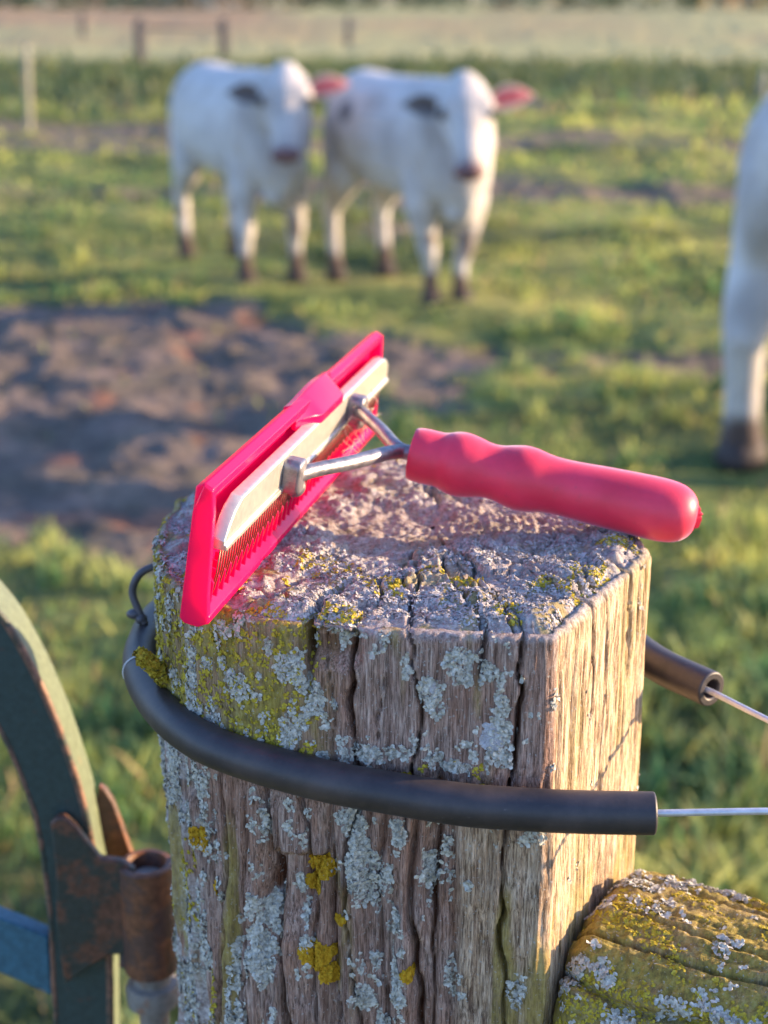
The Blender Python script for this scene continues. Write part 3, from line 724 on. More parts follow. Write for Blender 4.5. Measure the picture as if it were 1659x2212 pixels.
def build_post():
    root = empty('gate_post', (float(PC[0]), float(PC[1]), 0))
    tag(root, 'thick weathered wooden post crusted with grey and yellow lichen, carrying the red comb', 'wooden post')
    zf = TOP - np.concatenate([[0], np.arange(.0008, .235, .00058), np.geomspace(.2355, TOP + .3 + .05, 40)])
    Zg, I = np.meshgrid(zf, np.arange(NR), indexing='ij')
    X0 = ring[I, 0]; Y0 = ring[I, 1]
    D = side_disp(X0.ravel(), Y0.ravel(), Zg.ravel()).reshape(X0.shape)
    # rounded upper arris
    dz = TOP - Zg
    ed = .0035 * (1 + .5 * noise(X0 * 60, Y0 * 60, seed=77))
    D -= np.where(dz < ed, ed - np.sqrt(np.maximum(0, ed ** 2 - (ed - dz) ** 2)), 0)
    X = X0 + norm_[I, 0] * D; Y = Y0 + norm_[I, 1] * D
    side = np.stack([X, Y, Zg], -1)
    # top surface rings
    q = 1 - np.concatenate([[0.004, .009, .015], np.arange(.021, .985, .0068)])
    nq = len(q)
    top = np.zeros((nq, NR, 3)); edge = side[0, :, :2]
    ex = edge[None] - PC
    k = q[:, None, None]
    xy = PC + ex * k
    xs, ys = xy[..., 0], xy[..., 1]
    rr = np.hypot(xs - PC[0], ys - PC[1]) + .004 * fbm(xs * 25, ys * 25, seed=301, oct=2)
    rq = np.hypot((xs + .004) * .8, (ys - .684) * 1.15) + .006 * fbm(xs * 22, ys * 22, seed=321, oct=2)
    inner = (1 - sst(.030, .050, rq - .012 * noise(xs * 30, ys * 30, seed=302))) * sst(-.7, -.1, noise(xs * 14, ys * 14, seed=303))
    crustf = sst(-.15, .15, fbm(xs * 28, ys * 28, seed=303, oct=3) + .5 * (1 - inner) - .30)
    ringsn = np.sin(rq * 2 * math.pi / .0040 + 3.0 * fbm(xs * 90, ys * 90, seed=305, oct=2))
    rag = fbm(xs * 260, ys * 260, seed=306, oct=3)
    H = .0003 * ringsn * (.4 + .6 * np.abs(rag) * 2) * (1 - .75 * crustf) + .0017 * rag
    H += crustf * (.0014 + .0014 * fbm(xs * 130, ys * 130, seed=307, oct=3) + .0013 * fbm(xs * 420, ys * 420, seed=308, oct=2))
    H += .003 * fbm(xs * 18, ys * 18, seed=309, oct=3) - .003 * inner
    # stepped blocks between radial cracks
    ang = np.arctan2(ys - PC[1], xs - PC[0])
    H += .0022 * sst(-.05, .05, noise(ang * 5, rr * 30, seed=311)) * sst(.03, .05, rr)
    Ct = crack(xs, ys, np.full_like(xs, TOP))
    cl_ = np.clip(((xs + .0458) * .225 + (ys - .6975) * .974), -.14, .14); dc_ = np.hypot(xs + .0458 - .225 * cl_, ys - .6975 - .974 * cl_)
    H = H * (.45 + .55 * sst(.006, .018, dc_)) - .0008 * (1 - sst(.006, .018, dc_))
    H -= Ct * 1.1
    # cross cracks
    cc = np.abs(fbm(xs * 42, ys * 55, seed=315, oct=2)); H -= .0035 * np.exp(-(cc / .03) ** 2) * sst(.04, .06, rr)
    edgefall = sst(.93, 1.0, k[..., 0] + 0 * xs)
    H = H * (1 - edgefall) - .001 * edgefall
    # lower front-left corner lip sags a little
    H -= .004 * sst(.10, .125, rr) * (ys < .6) * sst(.3, -.1, noise(xs * 40, ys * 40, seed=316)) if False else 0
    top[..., 0] = xs; top[..., 1] = ys; top[..., 2] = TOP + H
    nz = len(zf)
    V = np.vstack([side.reshape(-1, 3), top.reshape(-1, 3), [[PC[0], PC[1], TOP - .002]]])
    def grid(a, n0, off, flip):
        i, j = np.meshgrid(np.arange(a - 1), np.arange(NR), indexing='ij'); j2 = (j + 1) % NR
        f = np.stack([off + i * NR + j, off + i * NR + j2, off + (i + 1) * NR + j2, off + (i + 1) * NR + j], -1).reshape(-1, 4)
        return f[:, ::-1] if flip else f
    j = np.arange(NR); j2 = (j + 1) % NR; o1 = nz * NR
    Fs = [grid(nz, 0, 0, True), grid(nq, 0, o1, False), np.stack([j, j2, o1 + j2, o1 + j], 1)]
    F = np.vstack(Fs)
    last = o1 + (nq - 1) * NR; cidx = len(V) - 1
    # attributes
    x, y, z = V[:, 0], V[:, 1], V[:, 2]
    isT = np.zeros(len(V), bool); isT[o1:] = True
    x0 = np.concatenate([X0.ravel(), top[..., 0].ravel(), [PC[0]]]); y0 = np.concatenate([Y0.ravel(), top[..., 1].ravel(), [PC[1]]])
    dz = TOP - z
    right = sst(-.03, .03, uface(x0, y0)) * (x0 > .06) * (y0 < .7) * (~isT)
    dall = np.concatenate([D.ravel(), H.ravel() if False else np.zeros(nq * NR), [0]])
    fis = sst(.0035, .009, -dall) * (~isT) * (dz > .006)
    fis = np.maximum(fis, .55 * (~isT) * (1 - right) * sst(.15, .4, fbm(x0 * 45, y0 * 45, z * 4, seed=401, oct=2)) * sst(.075, .11, dz))
    alg = (~isT) * (1 - right) * (1 - sst(-.045, -.012, x0 + .012 * fbm(x0 * 60, y0 * 60, z * 20, seed=403))) * (1 - sst(.052, .075, dz)) * (.35 + .65 * sst(-.25, .1, fbm(x0 * 110, y0 * 110, z * 28, seed=404, oct=3)))
    alg = np.maximum(alg, (~isT) * (1 - .6 * right) * sst(.18, .34, fbm(x0 * 60, y0 * 60, z * 9, seed=405, oct=3)) * .75)
    alg = np.maximum(alg, (~isT) * right * (1 - sst(.02, .03, z - (TOP - .15))) * sst(-.2, .3, fbm(x0 * 80, y0 * 80, z * 30, seed=407)) * .6)
    alg = np.maximum(alg, isT * sst(.14, .34, fbm(x0 * 60, y0 * 60, seed=406, oct=4)) * .7 * np.maximum(sst(.062, .095, np.hypot(x0 - PC[0], y0 - PC[1])), .35))
    cr = isT * 1.0 * np.concatenate([np.zeros(nz * NR), crustf.ravel(), [0]]) * .9
    cr = np.maximum(cr, isT * .62)
    cr = np.maximum(cr, (~isT) * (1 - sst(.0, .004, dz)) * .6)
    cr = np.maximum(cr, (~isT) * (1 - right) * (1 - sst(-.088, -.078, x0)) * sst(.03, .1, dz) * sst(-.2, .2, fbm(x0 * 90, y0 * 90, z * 60, seed=408)))
    tanv = np.maximum(right, .75 * (~isT) * sst(.026, .034, x0) * sst(.07, .09, dz))
    o = mesh('wood', V - np.array((PC[0], PC[1], 0)), F, WOOD, root, attrs={'fissure': fis, 'algae': alg, 'crust': cr, 'tan': tanv})
    # close centre
    # normals for lichen placement
    me = o.data; N = np.zeros(len(me.vertices) * 3); me.vertices.foreach_get('normal', N); N = N.reshape(-1, 3)
    return root, V, N, isT, right, dz, x0, y0
root, PV, PN, isT, PRIGHT, PDZ, PX0, PY0 = build_post()

def flakes(pts, nor, size, seed, lobes=3, lift=.35, curl=.5):
    g = np.random.default_rng(seed); n = len(pts)
    Vs = []; 
    t = np.cross(nor, g.normal(size=(n, 3))); t /= np.linalg.norm(t, axis=1)[:, None] + 1e-9
    for L in range(lobes):
        a = g.uniform(0, 2 * np.pi, n); bt = np.cross(nor, t)
        d = t * np.cos(a)[:, None] + bt * np.sin(a)[:, None]; sd_ = np.cross(nor, d)
        s = (size * g.uniform(.6, 1.35, n))[:, None]; lf = g.uniform(.1, 1, n)[:, None] * lift; w1 = g.uniform(.35, .6, n)[:, None]; cu = g.normal(0, curl, n)[:, None]
        p0 = pts + nor * .0001; p1 = p0 + s * (.55 * d + nor * (lf * .7)); p2 = p0 + s * (.95 * d + nor * (lf + .25 * cu))
        tw = nor * (g.normal(0, .3, n)[:, None])
        Vs += [p0 - sd_ * s * .18, p0 + sd_ * s * .18, p1 - (sd_ + tw) * s * w1, p1 + (sd_ + tw) * s * w1 + nor * s * .1, p2 - (sd_ - tw) * s * w1 * .7, p2 + (sd_ + tw) * s * w1 * .75, p2 + d * s * .12 - nor * s * .18]
    V = np.stack(Vs, 1).reshape(n, lobes, 7, 3).reshape(-1, 3); b = np.arange(n * lobes)[:, None] * 7
    F = np.concatenate([b + [0, 1, 3], b + [0, 3, 2], b + [2, 3, 5], b + [2, 5, 4], b + [4, 5, 6]], 1).reshape(-1, 3)
    return V, F
def pick(wgt, n, seed):
    g = np.random.default_rng(seed); w_ = np.clip(wgt, 0, None); w_ = w_ / w_.sum(); return g.choice(len(w_), n, p=w_, replace=True)
def post_lichen():
    x, z, dz = PX0, PV[:, 2], PDZ; vis = (PY0 < .69) & (dz < .26)
    side = (~isT) & vis; org = np.array((PC[0], PC[1], 0))
    fr = side * (1 - PRIGHT)
    hz = .0560 + .0 * x                                            # just above hose
    band = sst(-.2, .15, fbm(x * 160, PY0 * 160, z * 140, seed=512, oct=2)) * np.exp(-((dz - hz) / .0042) ** 2) * sst(-.085, -.07, x) * (1 - sst(.028, .036, x)) * sst(-.35, .0, fbm(x * 70, dz * 70, seed=500)) * 1.5
    ridge = sst(-.25, .25, fbm(x * 170, PY0 * 170, z * 16, seed=509, oct=2))
    low = ridge * sst(.075, .085, dz) * (sst(.06, .24, fbm(x * 95, PY0 * 95, z * 45, seed=501, oct=5, gain=.62)) * (1 - sst(.018, .03, x)) + .8 * (1 - sst(-.088, -.074, x + .008 * noise(z * 60, z * 0, seed=3))) * sst(-.05, .2, fbm(x * 120, PY0 * 120, z * 60, seed=502)))
    up = (1 - sst(.055, .062, dz)) * sst(.16, .30, fbm(x * 110, PY0 * 110, z * 60, seed=503, oct=4)) * .7
    few = sst(.36, .5, fbm(x * 130, PY0 * 130, z * 90, seed=505, oct=2)) * .5
    sp = 0
    for i, (px, py, r, stq) in enumerate([(930, 1500, 26, 1.9), (905, 1600, 20, 1.5), (835, 1500, 12, 2), (560, 2000, 50, 1.3), (560, 2140, 50, 1.3), (850, 2080, 45, 1.4), (850, 1980, 20, 1.6), (780, 2160, 30, 1.2), (930, 1890, 12, 4), (640, 1540, 22, 1.2), (720, 1560, 16, 2.2), (1160, 1630, 14, 1.2), (1000, 1600, 14, 1), (1010, 1690, 18, 1.0), (1080, 1500, 8, 3), (700, 1480, 12, 1), (430, 1500, 15, 1), (560, 1490, 12, 1), (870, 2130, 30, 1.4), (1010, 1900, 8, 2), (500, 1620, 30, .6), (600, 1670, 40, .5)]):
        sp = np.maximum(sp, patch(x, z, px, py, r, sd=i, stretch=stq))
    sp = sp * ridge * sst(-.25, .12, fbm(x * 230, PY0 * 230, z * 120, seed=511, oct=2))
    wt = fr * (band + low + up * .6 + few * .5 + 1.1 * sp) + .02 * side * PRIGHT * sst(.3, .5, fbm(x * 90, PY0 * 90, z * 40, seed=507))
    # no lichen where hose lies
    wt = wt * (1 - ((dz > .0585) & (dz < .0765)))
    ca = root.children[0].data.attributes['crust'].data; cv = np.zeros(len(PV), np.float32); ca.foreach_get('value', cv)
    ca.foreach_set('value', np.maximum(cv, np.clip(wt, 0, 1).astype(np.float32) * .75))
    i = pick(wt, 16000, 1)
    g = np.random.default_rng(77); ok = g.uniform(0, 1, len(i)) < .62
    V1, F1 = flakes(PV[i[ok]], PN[i[ok]], .0010, 2, 3, .35, .6); V2, F2 = flakes(PV[i[~ok]], PN[i[~ok]], .0017, 3, 3, .5, .6)
    V = np.vstack([V1, V2]); F = np.vstack([F1, F2 + len(V1)])
    o = mesh('grey_lichen', V - org, F, GREYL, root, smooth=False); tag(o, kind='stuff')
    # crusty flakes on top
    wt = isT * sst(.0, .25, fbm(PX0 * 38, PY0 * 38, seed=303 + 5, oct=3) + .15 * sst(.05, .09, np.hypot(PX0 - PC[0], PY0 - PC[1]))) * sst(.03, .06, np.hypot(PX0 - PC[0], PY0 - PC[1])) * np.hypot(PX0 - PC[0], PY0 - PC[1])
    i = pick(wt, 12000, 5); V, F = flakes(PV[i], PN[i], .0010, 6, 3, .3, .5)
    CRU = mat_lichen('crust_lichen', (0.26, 0.22, 0.205), (0.44, 0.40, 0.38), (0.62, 0.58, 0.56), 300)
    o = mesh('crust_lichen', V - org, F, CRU, root, smooth=False); tag(o, kind='stuff')
    # yellow specks on top and upper left
    wt = isT * sst(.2, .34, fbm(PX0 * 60, PY0 * 60, seed=520, oct=3)) * sst(.065, .09, np.hypot(PX0 - PC[0], PY0 - PC[1])) * np.hypot(PX0 - PC[0], PY0 - PC[1]) * 10 + fr * (1 - sst(.05, .06, dz)) * .25 * (1 - sst(-.04, -.02, x)) + fr * .5 * (x < -.075) * sst(.2, .35, fbm(x * 80, PY0 * 80, z * 50, seed=521)) * sst(.08, .1, dz)
    wt = wt + fr * 2.5 * patch(x, z, 880, 1680, 12, sd=60) + fr * 2 * np.exp(-((dz - .056) / .004) ** 2) * sst(.1, .3, fbm(x * 90, dz * 50, seed=522)) * (1 - sst(.03, .04, x))
    i = pick(wt, 4200, 9); V, F = flakes(PV[i], PN[i], .0012, 10, 3, .35, .5)
    o = mesh('yellow_lichen', V - org, F, YELL, root, smooth=False); tag(o, kind='stuff')
    sp = 0
    for i, (px, py, r, stq) in enumerate([(686, 1895, 30, 1.3), (675, 1940, 20, .8), (680, 2085, 30, 1.0), (712, 2125, 24, .9), (731, 2010, 9, 1), (884, 2098, 14, 1.3), (405, 1922, 14, 2), (448, 2010, 8, 1), (325, 1440, 0.1, 1)]):
        sp = np.maximum(sp, patch(x, z, px, py, r, sd=i + 30, stretch=stq))
    i = pick(fr * sp + 1e-9 * fr, 3200, 11); V, F = flakes(PV[i], PN[i], .0015, 12, 3, .35, .4)
    o = mesh('orange_lichen', V - org, F, ORAL, root, smooth=False); tag(o, kind='stuff')
    # pale round rosette
    sp = np.maximum(patch(x, z, 1057, 1588, 24, sd=77), patch(x, z, 930, 1480, 10, sd=78)); i = pick(fr * sp + 1e-12, 900, 13); V, F = flakes(PV[i], PN[i], .0012, 14, 2, .15, .2)
    PAL = mat_lichen('pale_lichen', (0.36, 0.34, 0.35), (0.48, 0.46, 0.48), (0.58, 0.56, 0.58), 300)
    tag(mesh('pale_lichen', V - org, F, PAL, root, smooth=False), kind='stuff')
post_lichen()

# lichen twig poking over hose
def splinter():
    P = catmull([tuple(on_y(362, 1468, .618)), tuple(on_y(338, 1446, .612)), tuple(on_y(320, 1430, .607)), tuple(on_y(304, 1414, .603))], 14)
    V, F = tube(P, np.linspace(.0036, .0014, 14), 12)
    V += .0012 * np.stack([noise(V[:, 0] * 500, V[:, 1] * 500, V[:, 2] * 500, seed=s_) for s_ in (1, 2, 3)], 1)
    org = np.array((PC[0], PC[1], 0))
    o = mesh('splinter', V - org, F, WOOD, root, attrs={'fissure': np.zeros(len(V)), 'algae': np.full(len(V), .8), 'crust': np.zeros(len(V)), 'tan': np.zeros(len(V))})
    g = np.random.default_rng(4); i = g.choice(len(V), 420); c = P[np.argmin(np.linalg.norm(V[i][:, None] - P[None], axis=2), axis=1)]; N = V[i] - c; N /= np.linalg.norm(N, axis=1)[:, None]
    V2, F2 = flakes(V[i], N, .0017, 3, 3, .5, .5); tag(mesh('splinter_lichen', V2 - org, F2, YELL, o, smooth=False), kind='stuff')
splinter()

# ------------------------------------------------------------------ hose and wire round the post
HZ = CAMH - .303
HR = .0084
hz_px = [(1415, 1757, .303), (1300, 1755, .303), (1200, 1752, .303), (1100, 1746, .3028), (1000, 1738, .302), (850, 1714, .300), (700, 1686, .298), (550, 1645, .295), (450, 1608, .294), (380, 1562, .294), (332, 1508, .295), (306, 1450, .296), (312, 1390, .297)]
path = [tuple(on_z(a, b, CAMH - c)) for a, b, c in hz_px] + [(-.110, .732, HZ + .004), (-.078, .782, HZ + .002),
        (-.02, .802, HZ), (.035, .802, HZ), (.082, .787, HZ), (.106, .748, HZ), (.1175, .708, HZ), (.1295, .675, HZ), (.1495, .6465, HZ)]
Pth = catmull(path, 240)
V, F = tube(Pth, HR, 36, inner=.0045)
o = mesh('rubber_hose', V, F, HOSE, sharp=50); tag(o, 'black rubber hose looped round the wooden post', 'hose')
bevel(o, .0008, 2, 50)
wp = [(.098, .5345, HZ - .0002), (.112, .5345, HZ), (.15, .5350, HZ + .0004), (.19, .5350, HZ), (.235, .5345, HZ - .002), (.262, .532, HZ)]
w2 = [(.144, .648, HZ), (.1485, .6445, HZ), (.170, .6150, HZ - .001), (.195, .584, HZ - .001), (.222, .550, HZ), (.240, .538, HZ - .0005), (.262, .534, HZ)]
A_ = tube(catmull(wp, 60), .0014, 12); B_ = tube(catmull(w2, 60), .0014, 12)
tw = [(.232 + i * .0012, .5355 + .003 * math.cos(i * .9), HZ + .003 * math.sin(i * .9)) for i in range(22)]
C_ = tube(catmull(tw, 120), .0012, 10)
D_ = tube(catmull([(.258, .5345, HZ), (.4, .49, HZ), (.9, .33, HZ + .01), (2.4, -.2, HZ)], 60), .0014, 10)
V, F = join([A_, B_, C_, D_]); tag(mesh('fence_wire', V, F, GALV), 'thin galvanised wire running out of both ends of the black hose', 'wire')
# rope-like hook of dark wire on the far left of the post
hk = catmull([(-.098, .70, TOP - .0275), (-.107, .697, TOP - .0262), (-.1165, .695, TOP - .0300), (-.1205, .694, TOP - .0385), (-.1180, .692, TOP - .0470), (-.1145, .690, TOP - .054)], 40)
A_ = tube(hk, .0019, 14); kn = ell((-.1195, .692, TOP - .0495), (.0042, .003, .0026)); kn2 = ell((-.1165, .691, TOP - .0515), (.003, .003, .0028))
V, F = join([A_, kn, kn2]); tag(mesh('wire_hook', V, F, mat_simple('dark_wire', (0.09, 0.085, 0.10), .5, .3, 90, .3, .0004)), 'dark bent wire hook stuck in the left side of the post', 'hook')
hc = on_z(307, 1452, CAMH - .296); ho = nrm((-1, -.15, 0))
V, F = tube([hc + (HR + .0003) * (ho * math.cos(q) + np.array((0, -.12, 1)) * math.sin(q)) for q in np.radians(np.linspace(-25, 95, 14))], .0003, 8)
tag(mesh('thread', V, F, mat_simple('white_thread', (0.8, 0.8, 0.82), .6, 0, 50, .05, 0)), 'fine white thread crossing the black hose at its left bend', 'thread')

# ------------------------------------------------------------------ wooden rail at lower right
def build_log():
    N3 = np.array((.874, -.485, 0)); T3 = np.array((-.485, -.874, 0))      # T3 points to the camera side
    O3 = np.array((.0675, .5515, 0)) + np.array((U2[0], U2[1], 0)) * .113 * .50 + T3 * .007
    ztop = CAMH - .3735
    prof = [(-.066, -.20), (-.067, -.12), (-.064, -.06), (-.058, -.035), (-.045, -.014), (-.025, -.004), (0, 0), (.022, -.0005), (.038, -.008), (.050, -.022), (.058, -.045), (.061, -.09), (.060, -.15), (.052, -.20)]
    pr = catmull([(a, b) for a, b in prof], 230); nl = 560
    L = np.concatenate([np.linspace(.001, .20, 420), np.geomspace(.202, 1.6, 80)]); nl = len(L)
    Lg, I = np.meshgrid(L, np.arange(len(pr)), indexing='ij')
    t = pr[I, 0]; h = pr[I, 1]
    dp = np.gradient(pr, axis=0); dp /= np.linalg.norm(dp, axis=1)[:, None]; nx, nh = -dp[:, 1], dp[:, 0]
    if nh[len(pr) // 2] < 0: nx, nh = -nx, -nh
    a = fbm(Lg * 9, t * 110, h * 110, seed=601, oct=4); b = fbm(Lg * 25, t * 300, h * 300, seed=602, oct=3); c = fbm(Lg * 90, t * 90, h * 90, seed=603, oct=4)
    D = .0020 * a + .0016 * b + .0009 * c - .0016 * sst(.15, .4, fbm(Lg * 5, t * 160, h * 160, seed=606, oct=3)) + .0012 * fbm(Lg * 320, t * 320, h * 320, seed=604, oct=2)
    for cx, sl, wd, dpth in ((-.040, .12, .0015, .008), (-.02, -.05, .0012, .006), (.047, .02, .0014, .006), (.010, .03, .0009, .005), (.030, -.04, .001, .006), (-.052, .05, .001, .006)):
        D -= dpth * np.exp(-((t - cx - sl * Lg + .003 * noise(Lg * 30, Lg * 0, seed=int(wd * 1e5))) / wd) ** 2) * (h > -.06)
    # long split low on the camera side
    D -= .012 * np.exp(-((h + .082 + .25 * Lg + .004 * noise(Lg * 25, Lg * 0, seed=7)) / .0016) ** 2) * (t > .02)
    end = np.exp(-(Lg / .006) ** 2); D -= .010 * end
    start = .0015 + .012 * sst(-.04, -.13, h) if False else .0015 + .016 * sst(0, 1, np.clip((-.045 - h) / .09, 0, 1)) 
    tt = t + nx[I] * D; hh = h + nh[I] * D
    sag = -.05 * np.maximum(0, Lg - .0) * .25
    P = O3 + (Lg + start * (1 - np.clip(Lg / .1, 0, 1)))[..., None] * N3 + tt[..., None] * T3
    P[..., 2] = ztop + hh + sag
    V = P.reshape(-1, 3); k = len(pr)
    i, j = np.meshgrid(np.arange(nl - 1), np.arange(k - 1), indexing='ij')
    F = np.stack([i * k + j, (i + 1) * k + j, (i + 1) * k + j + 1, i * k + j + 1], -1).reshape(-1, 4)
    F = F.tolist(); F.append(list(range(k))); F.append(list(range((nl - 1) * k, nl * k))[::-1]); F += [[q * k, (q) * k + k - 1, (q + 1) * k + k - 1, (q + 1) * k] for q in range(nl - 1)]
    tf, hf, Lf = t.ravel(), h.ravel(), Lg.ravel()
    alg = .25 + .75 * sst(-.2, .15, fbm(Lf * 45, tf * 60, hf * 60, seed=610, oct=4) + .1)
    brown = sst(.16, .36, fbm(Lf * 16 + 2, tf * 22, hf * 22, seed=611, oct=3))
    brown = brown * sst(-.02, -.05, hf) if False else brown * (1 - sst(-.06, -.035, hf)) * sst(.03, .06, Lf)
    alg = np.maximum(alg, .78) * (1 - .8 * brown); cr = brown * .1
    root = empty('wooden_rail', tuple(O3 + N3 * .0)); org = O3
    tag(root, 'thick wooden rail covered in yellow lichen, butting against the right side of the post', 'wooden rail')
    ROTW = mat_rail()
    o = mesh('wood', V - org, F, ROTW, root, attrs={'fissure': sst(.005, .010, -D.ravel()), 'algae': alg, 'crust': cr, 'tan': np.full(len(V), .35)})
    me = o.data; me.validate(); 
    bpy.context.view_layer.update()
    N = np.zeros(len(me.vertices) * 3); me.vertices.foreach_get('normal', N); N = N.reshape(-1, 3)
    ctr = O3 + Lf[:, None] * N3 + np.array((0, 0, ztop - .07)); 
    s_ = np.sign(np.sum(N * (V - ctr), 1)); N *= s_[:, None]
    vis = (Lf < .2) & (Lf > .002) & (hf > -.17)
    wt = vis * (sst(.14, .30, fbm(Lf * 60, tf * 75, hf * 75, seed=620, oct=4)) + .15 * sst(.25, .4, fbm(Lf * 150, tf * 150, hf * 150, seed=621, oct=2)) + 1.2 * sst(.05, .25, fbm(Lf * 40, tf * 45, hf * 45, seed=626, oct=4)) * (hf < -.045) * (Lf > .03) * (tf > 0))
    i = pick(wt, 6000, 21); v, f_ = flakes(V[i], N[i], .0017, 22, 3, .45, .6); tag(mesh('grey_lichen', v - org, f_, GREYL, root, smooth=False), kind='stuff')
    wt = vis * sst(.05, .3, fbm(Lf * 50, tf * 60, hf * 60, seed=623, oct=4)) * alg
    i = pick(wt, 8000, 23); v, f_ = flakes(V[i], N[i], .0010, 24, 3, .3, .4); tag(mesh('yellow_lichen', v - org, f_, YELL, root, smooth=False), kind='stuff')
    d = np.linalg.norm(V - on_y(1300, 1978, float(V[np.argmin(np.linalg.norm(V - on_y(1300, 1978, .585), axis=1))][1])), axis=1)
    d *= 1 + .3 * noise(V[:, 0] * 200, V[:, 1] * 200, V[:, 2] * 200, seed=9)
    i = pick((d < .0085) * 1.0 + 1e-12, 900, 25); v, f_ = flakes(V[i], N[i], .0011, 26, 2, .15, .2)
    tag(mesh('pale_lichen', v - org, f_, bpy.data.materials['pale_lichen'], root, smooth=False), kind='stuff')
def mat_rail():
    return WOOD
build_log()

# ------------------------------------------------------------------ metal gate at the left
def build_gate():
    root = empty('metal_gate', (-.20, .80, CAMH - .6)); org = np.array((-.20, .80, CAMH - .6))
    tag(root, 'worn green metal gate with a curved top corner and rusty hinge, at left', 'gate')
    Y0 = .775
    g = lambda px, py: on_y(px, py, Y0)
    outer = catmull([(-260, 1130), (-120, 1200), (0, 1325), (60, 1420), (110, 1525), (150, 1630), (185, 1745), (206, 1850), (228, 1960), (238, 2060), (242, 2212), (244, 2500)], 120)
    inner = catmull([(-330, 1290), (-180, 1380), (-60, 1480), (10, 1600), (52, 1700), (76, 1770), (92, 1860), (104, 1950), (110, 2040), (114, 2130), (118, 2212), (122, 2500)], 120)
    n = len(outer); front = []; depth = .030
    A = np.array([g(*p) for p in outer]); B = np.array([g(*p) for p in inner])
    A[:, 0] += .00008 * noise(np.arange(n) * .5, np.zeros(n), seed=3); B[:, 0] += .0003 * noise(np.arange(n) * .8, np.zeros(n), seed=5)
    lip = nrm((1, 0, .4)) * .0
    V = np.vstack([A, B, A + [0, depth, 0], B + [0, depth, 0]]); F = []
    for i in range(n - 1):
        F += [[i, i + 1, n + i + 1, n + i], [2 * n + i + 1, 2 * n + i, 3 * n + i, 3 * n + i + 1], [i + 1, i, 2 * n + i, 2 * n + i + 1], [n + i, n + i + 1, 3 * n + i + 1, 3 * n + i]]
    F += [[0, n, 3 * n, 2 * n], [n - 1, 3 * n - 1, 4 * n - 1, 2 * n - 1]]
    o = mesh('curved_frame', V - org, F, GREENP, root, sharp=40); bevel(o, .0022, 3, 40); o.data.materials.append(PALELIT)
    for q in range(n - 1): o.data.polygons[4 * q + 2].material_index = 1  # outer side faces take the lit, paler green
    ve, fe = tube(A[::2] + np.array((-.0010, .0008, -.0004)), .0022, 10); mesh('worn_edge', ve - org, fe, EDGE, root)
    ve, fe = tube(B[::2] + np.array((.0006, .0008, 0)), .0017, 10); mesh('worn_edge', ve - org, fe, EDGE, root)
    def plate(name, pts, Y, th, m, bw=.0012):
        P = [on_y(px, py, Y) for px, py in pts]
        V, F = prism([(p[0], p[2]) for p in P], 0, th, lambda a, b, d: np.array((a, Y + d, b)))
        o = mesh(name, V - org, [f[::-1] for f in F], m, root, sharp=30); bevel(o, bw, 2, 30); return o
    plate('hinge_plate', [(108, 1780), (120, 1768), (138, 1766), (160, 1785), (190, 1822), (216, 1856), (262, 1862), (290, 1880), (292, 2030), (270, 2062), (235, 2065), (200, 2085), (165, 2110), (140, 2128), (130, 2070), (122, 1990), (120, 1880)], .766, .006, RUST)
    plate('hinge_plate', [(200, 1850), (212, 1698), (228, 1708), (245, 1735), (262, 1780), (282, 1838), (300, 1875), (290, 2050), (210, 2050)], .800, .006, RUST2)
    # barrel with the pin inside
    c = on_y(315, 1862, .772); c2 = on_y(322, 2105, .772)
    ax = nrm(c - c2); h = .070; ro, ri = .0155, .0112
    pr = [(0, ri), (0, ro - .0008), (.0008, ro), (h - .0012, ro), (h, ro - .0012), (h, ri + .0006), (h - .001, ri), (h - .02, ri), (h - .021, .0002)]
    c2 = c - np.array((0, 0, 1)) * h
    V, F = lathe(pr, 56, origin=c2, closed=False)
    V += .0002 * np.stack([noise(V[:, 0] * 900, V[:, 1] * 900, V[:, 2] * 500, seed=s_) for s_ in (1, 2, 3)], 1)
    o = mesh('hinge_barrel', V - org, F, RUST2, root, sharp=40)
    V, F = lathe([(0, .0104), (.055, .0104), (.0595, .0103), (.0612, .0095), (.0614, .001)], 40, origin=c2)
    mesh('hinge_pin', V - org, F, mat_simple('worn_zinc', (0.45, 0.50, 0.52), .35, .6, 120, .25, .0004), o, sharp=40)
    # weld between plate and barrel
    w_ = [ell((c2[0] - .0155 + .001 * random.uniform(-1, 1), .7695, c2[2] + .004 + i * .0028), (.0032, .0028, .0022), None, 10, 6) for i in range(23)]
    V, F = join(w_); mesh('weld_bead', V - org, F, RUST, root)
    # collar carrying the barrel
    cc = c2 - np.array((0, 0, .0125))
    V, F = lathe([(-.06, .008), (-.012, .009), (-.010, .0150), (.0, .0155), (.003, .0145), (.004, .0108), (.0122, .0106)], 48, origin=cc)
    mesh('hinge_collar', V - org, F, mat_paint('grey_oxidised', (0.22, 0.20, 0.18), (0.25, 0.12, 0.07), .42), root, sharp=40)
    # horizontal blue bar leaving to the left
    P = [on_y(px, py, .785) for px, py in [(-420, 1800), (0, 1984), (50, 2003), (104, 2026), (112, 2152), (60, 2128), (0, 2102), (-420, 1930)]]
    V, F = prism([(p[0], p[2]) for p in P], 0, .012, lambda a, b, d: np.array((a, .785 + d, b)))
    o = mesh('cross_bar', V - org, [f[::-1] for f in F], BLUEP, root, sharp=30); bevel(o, .0012, 2, 30)
build_gate()

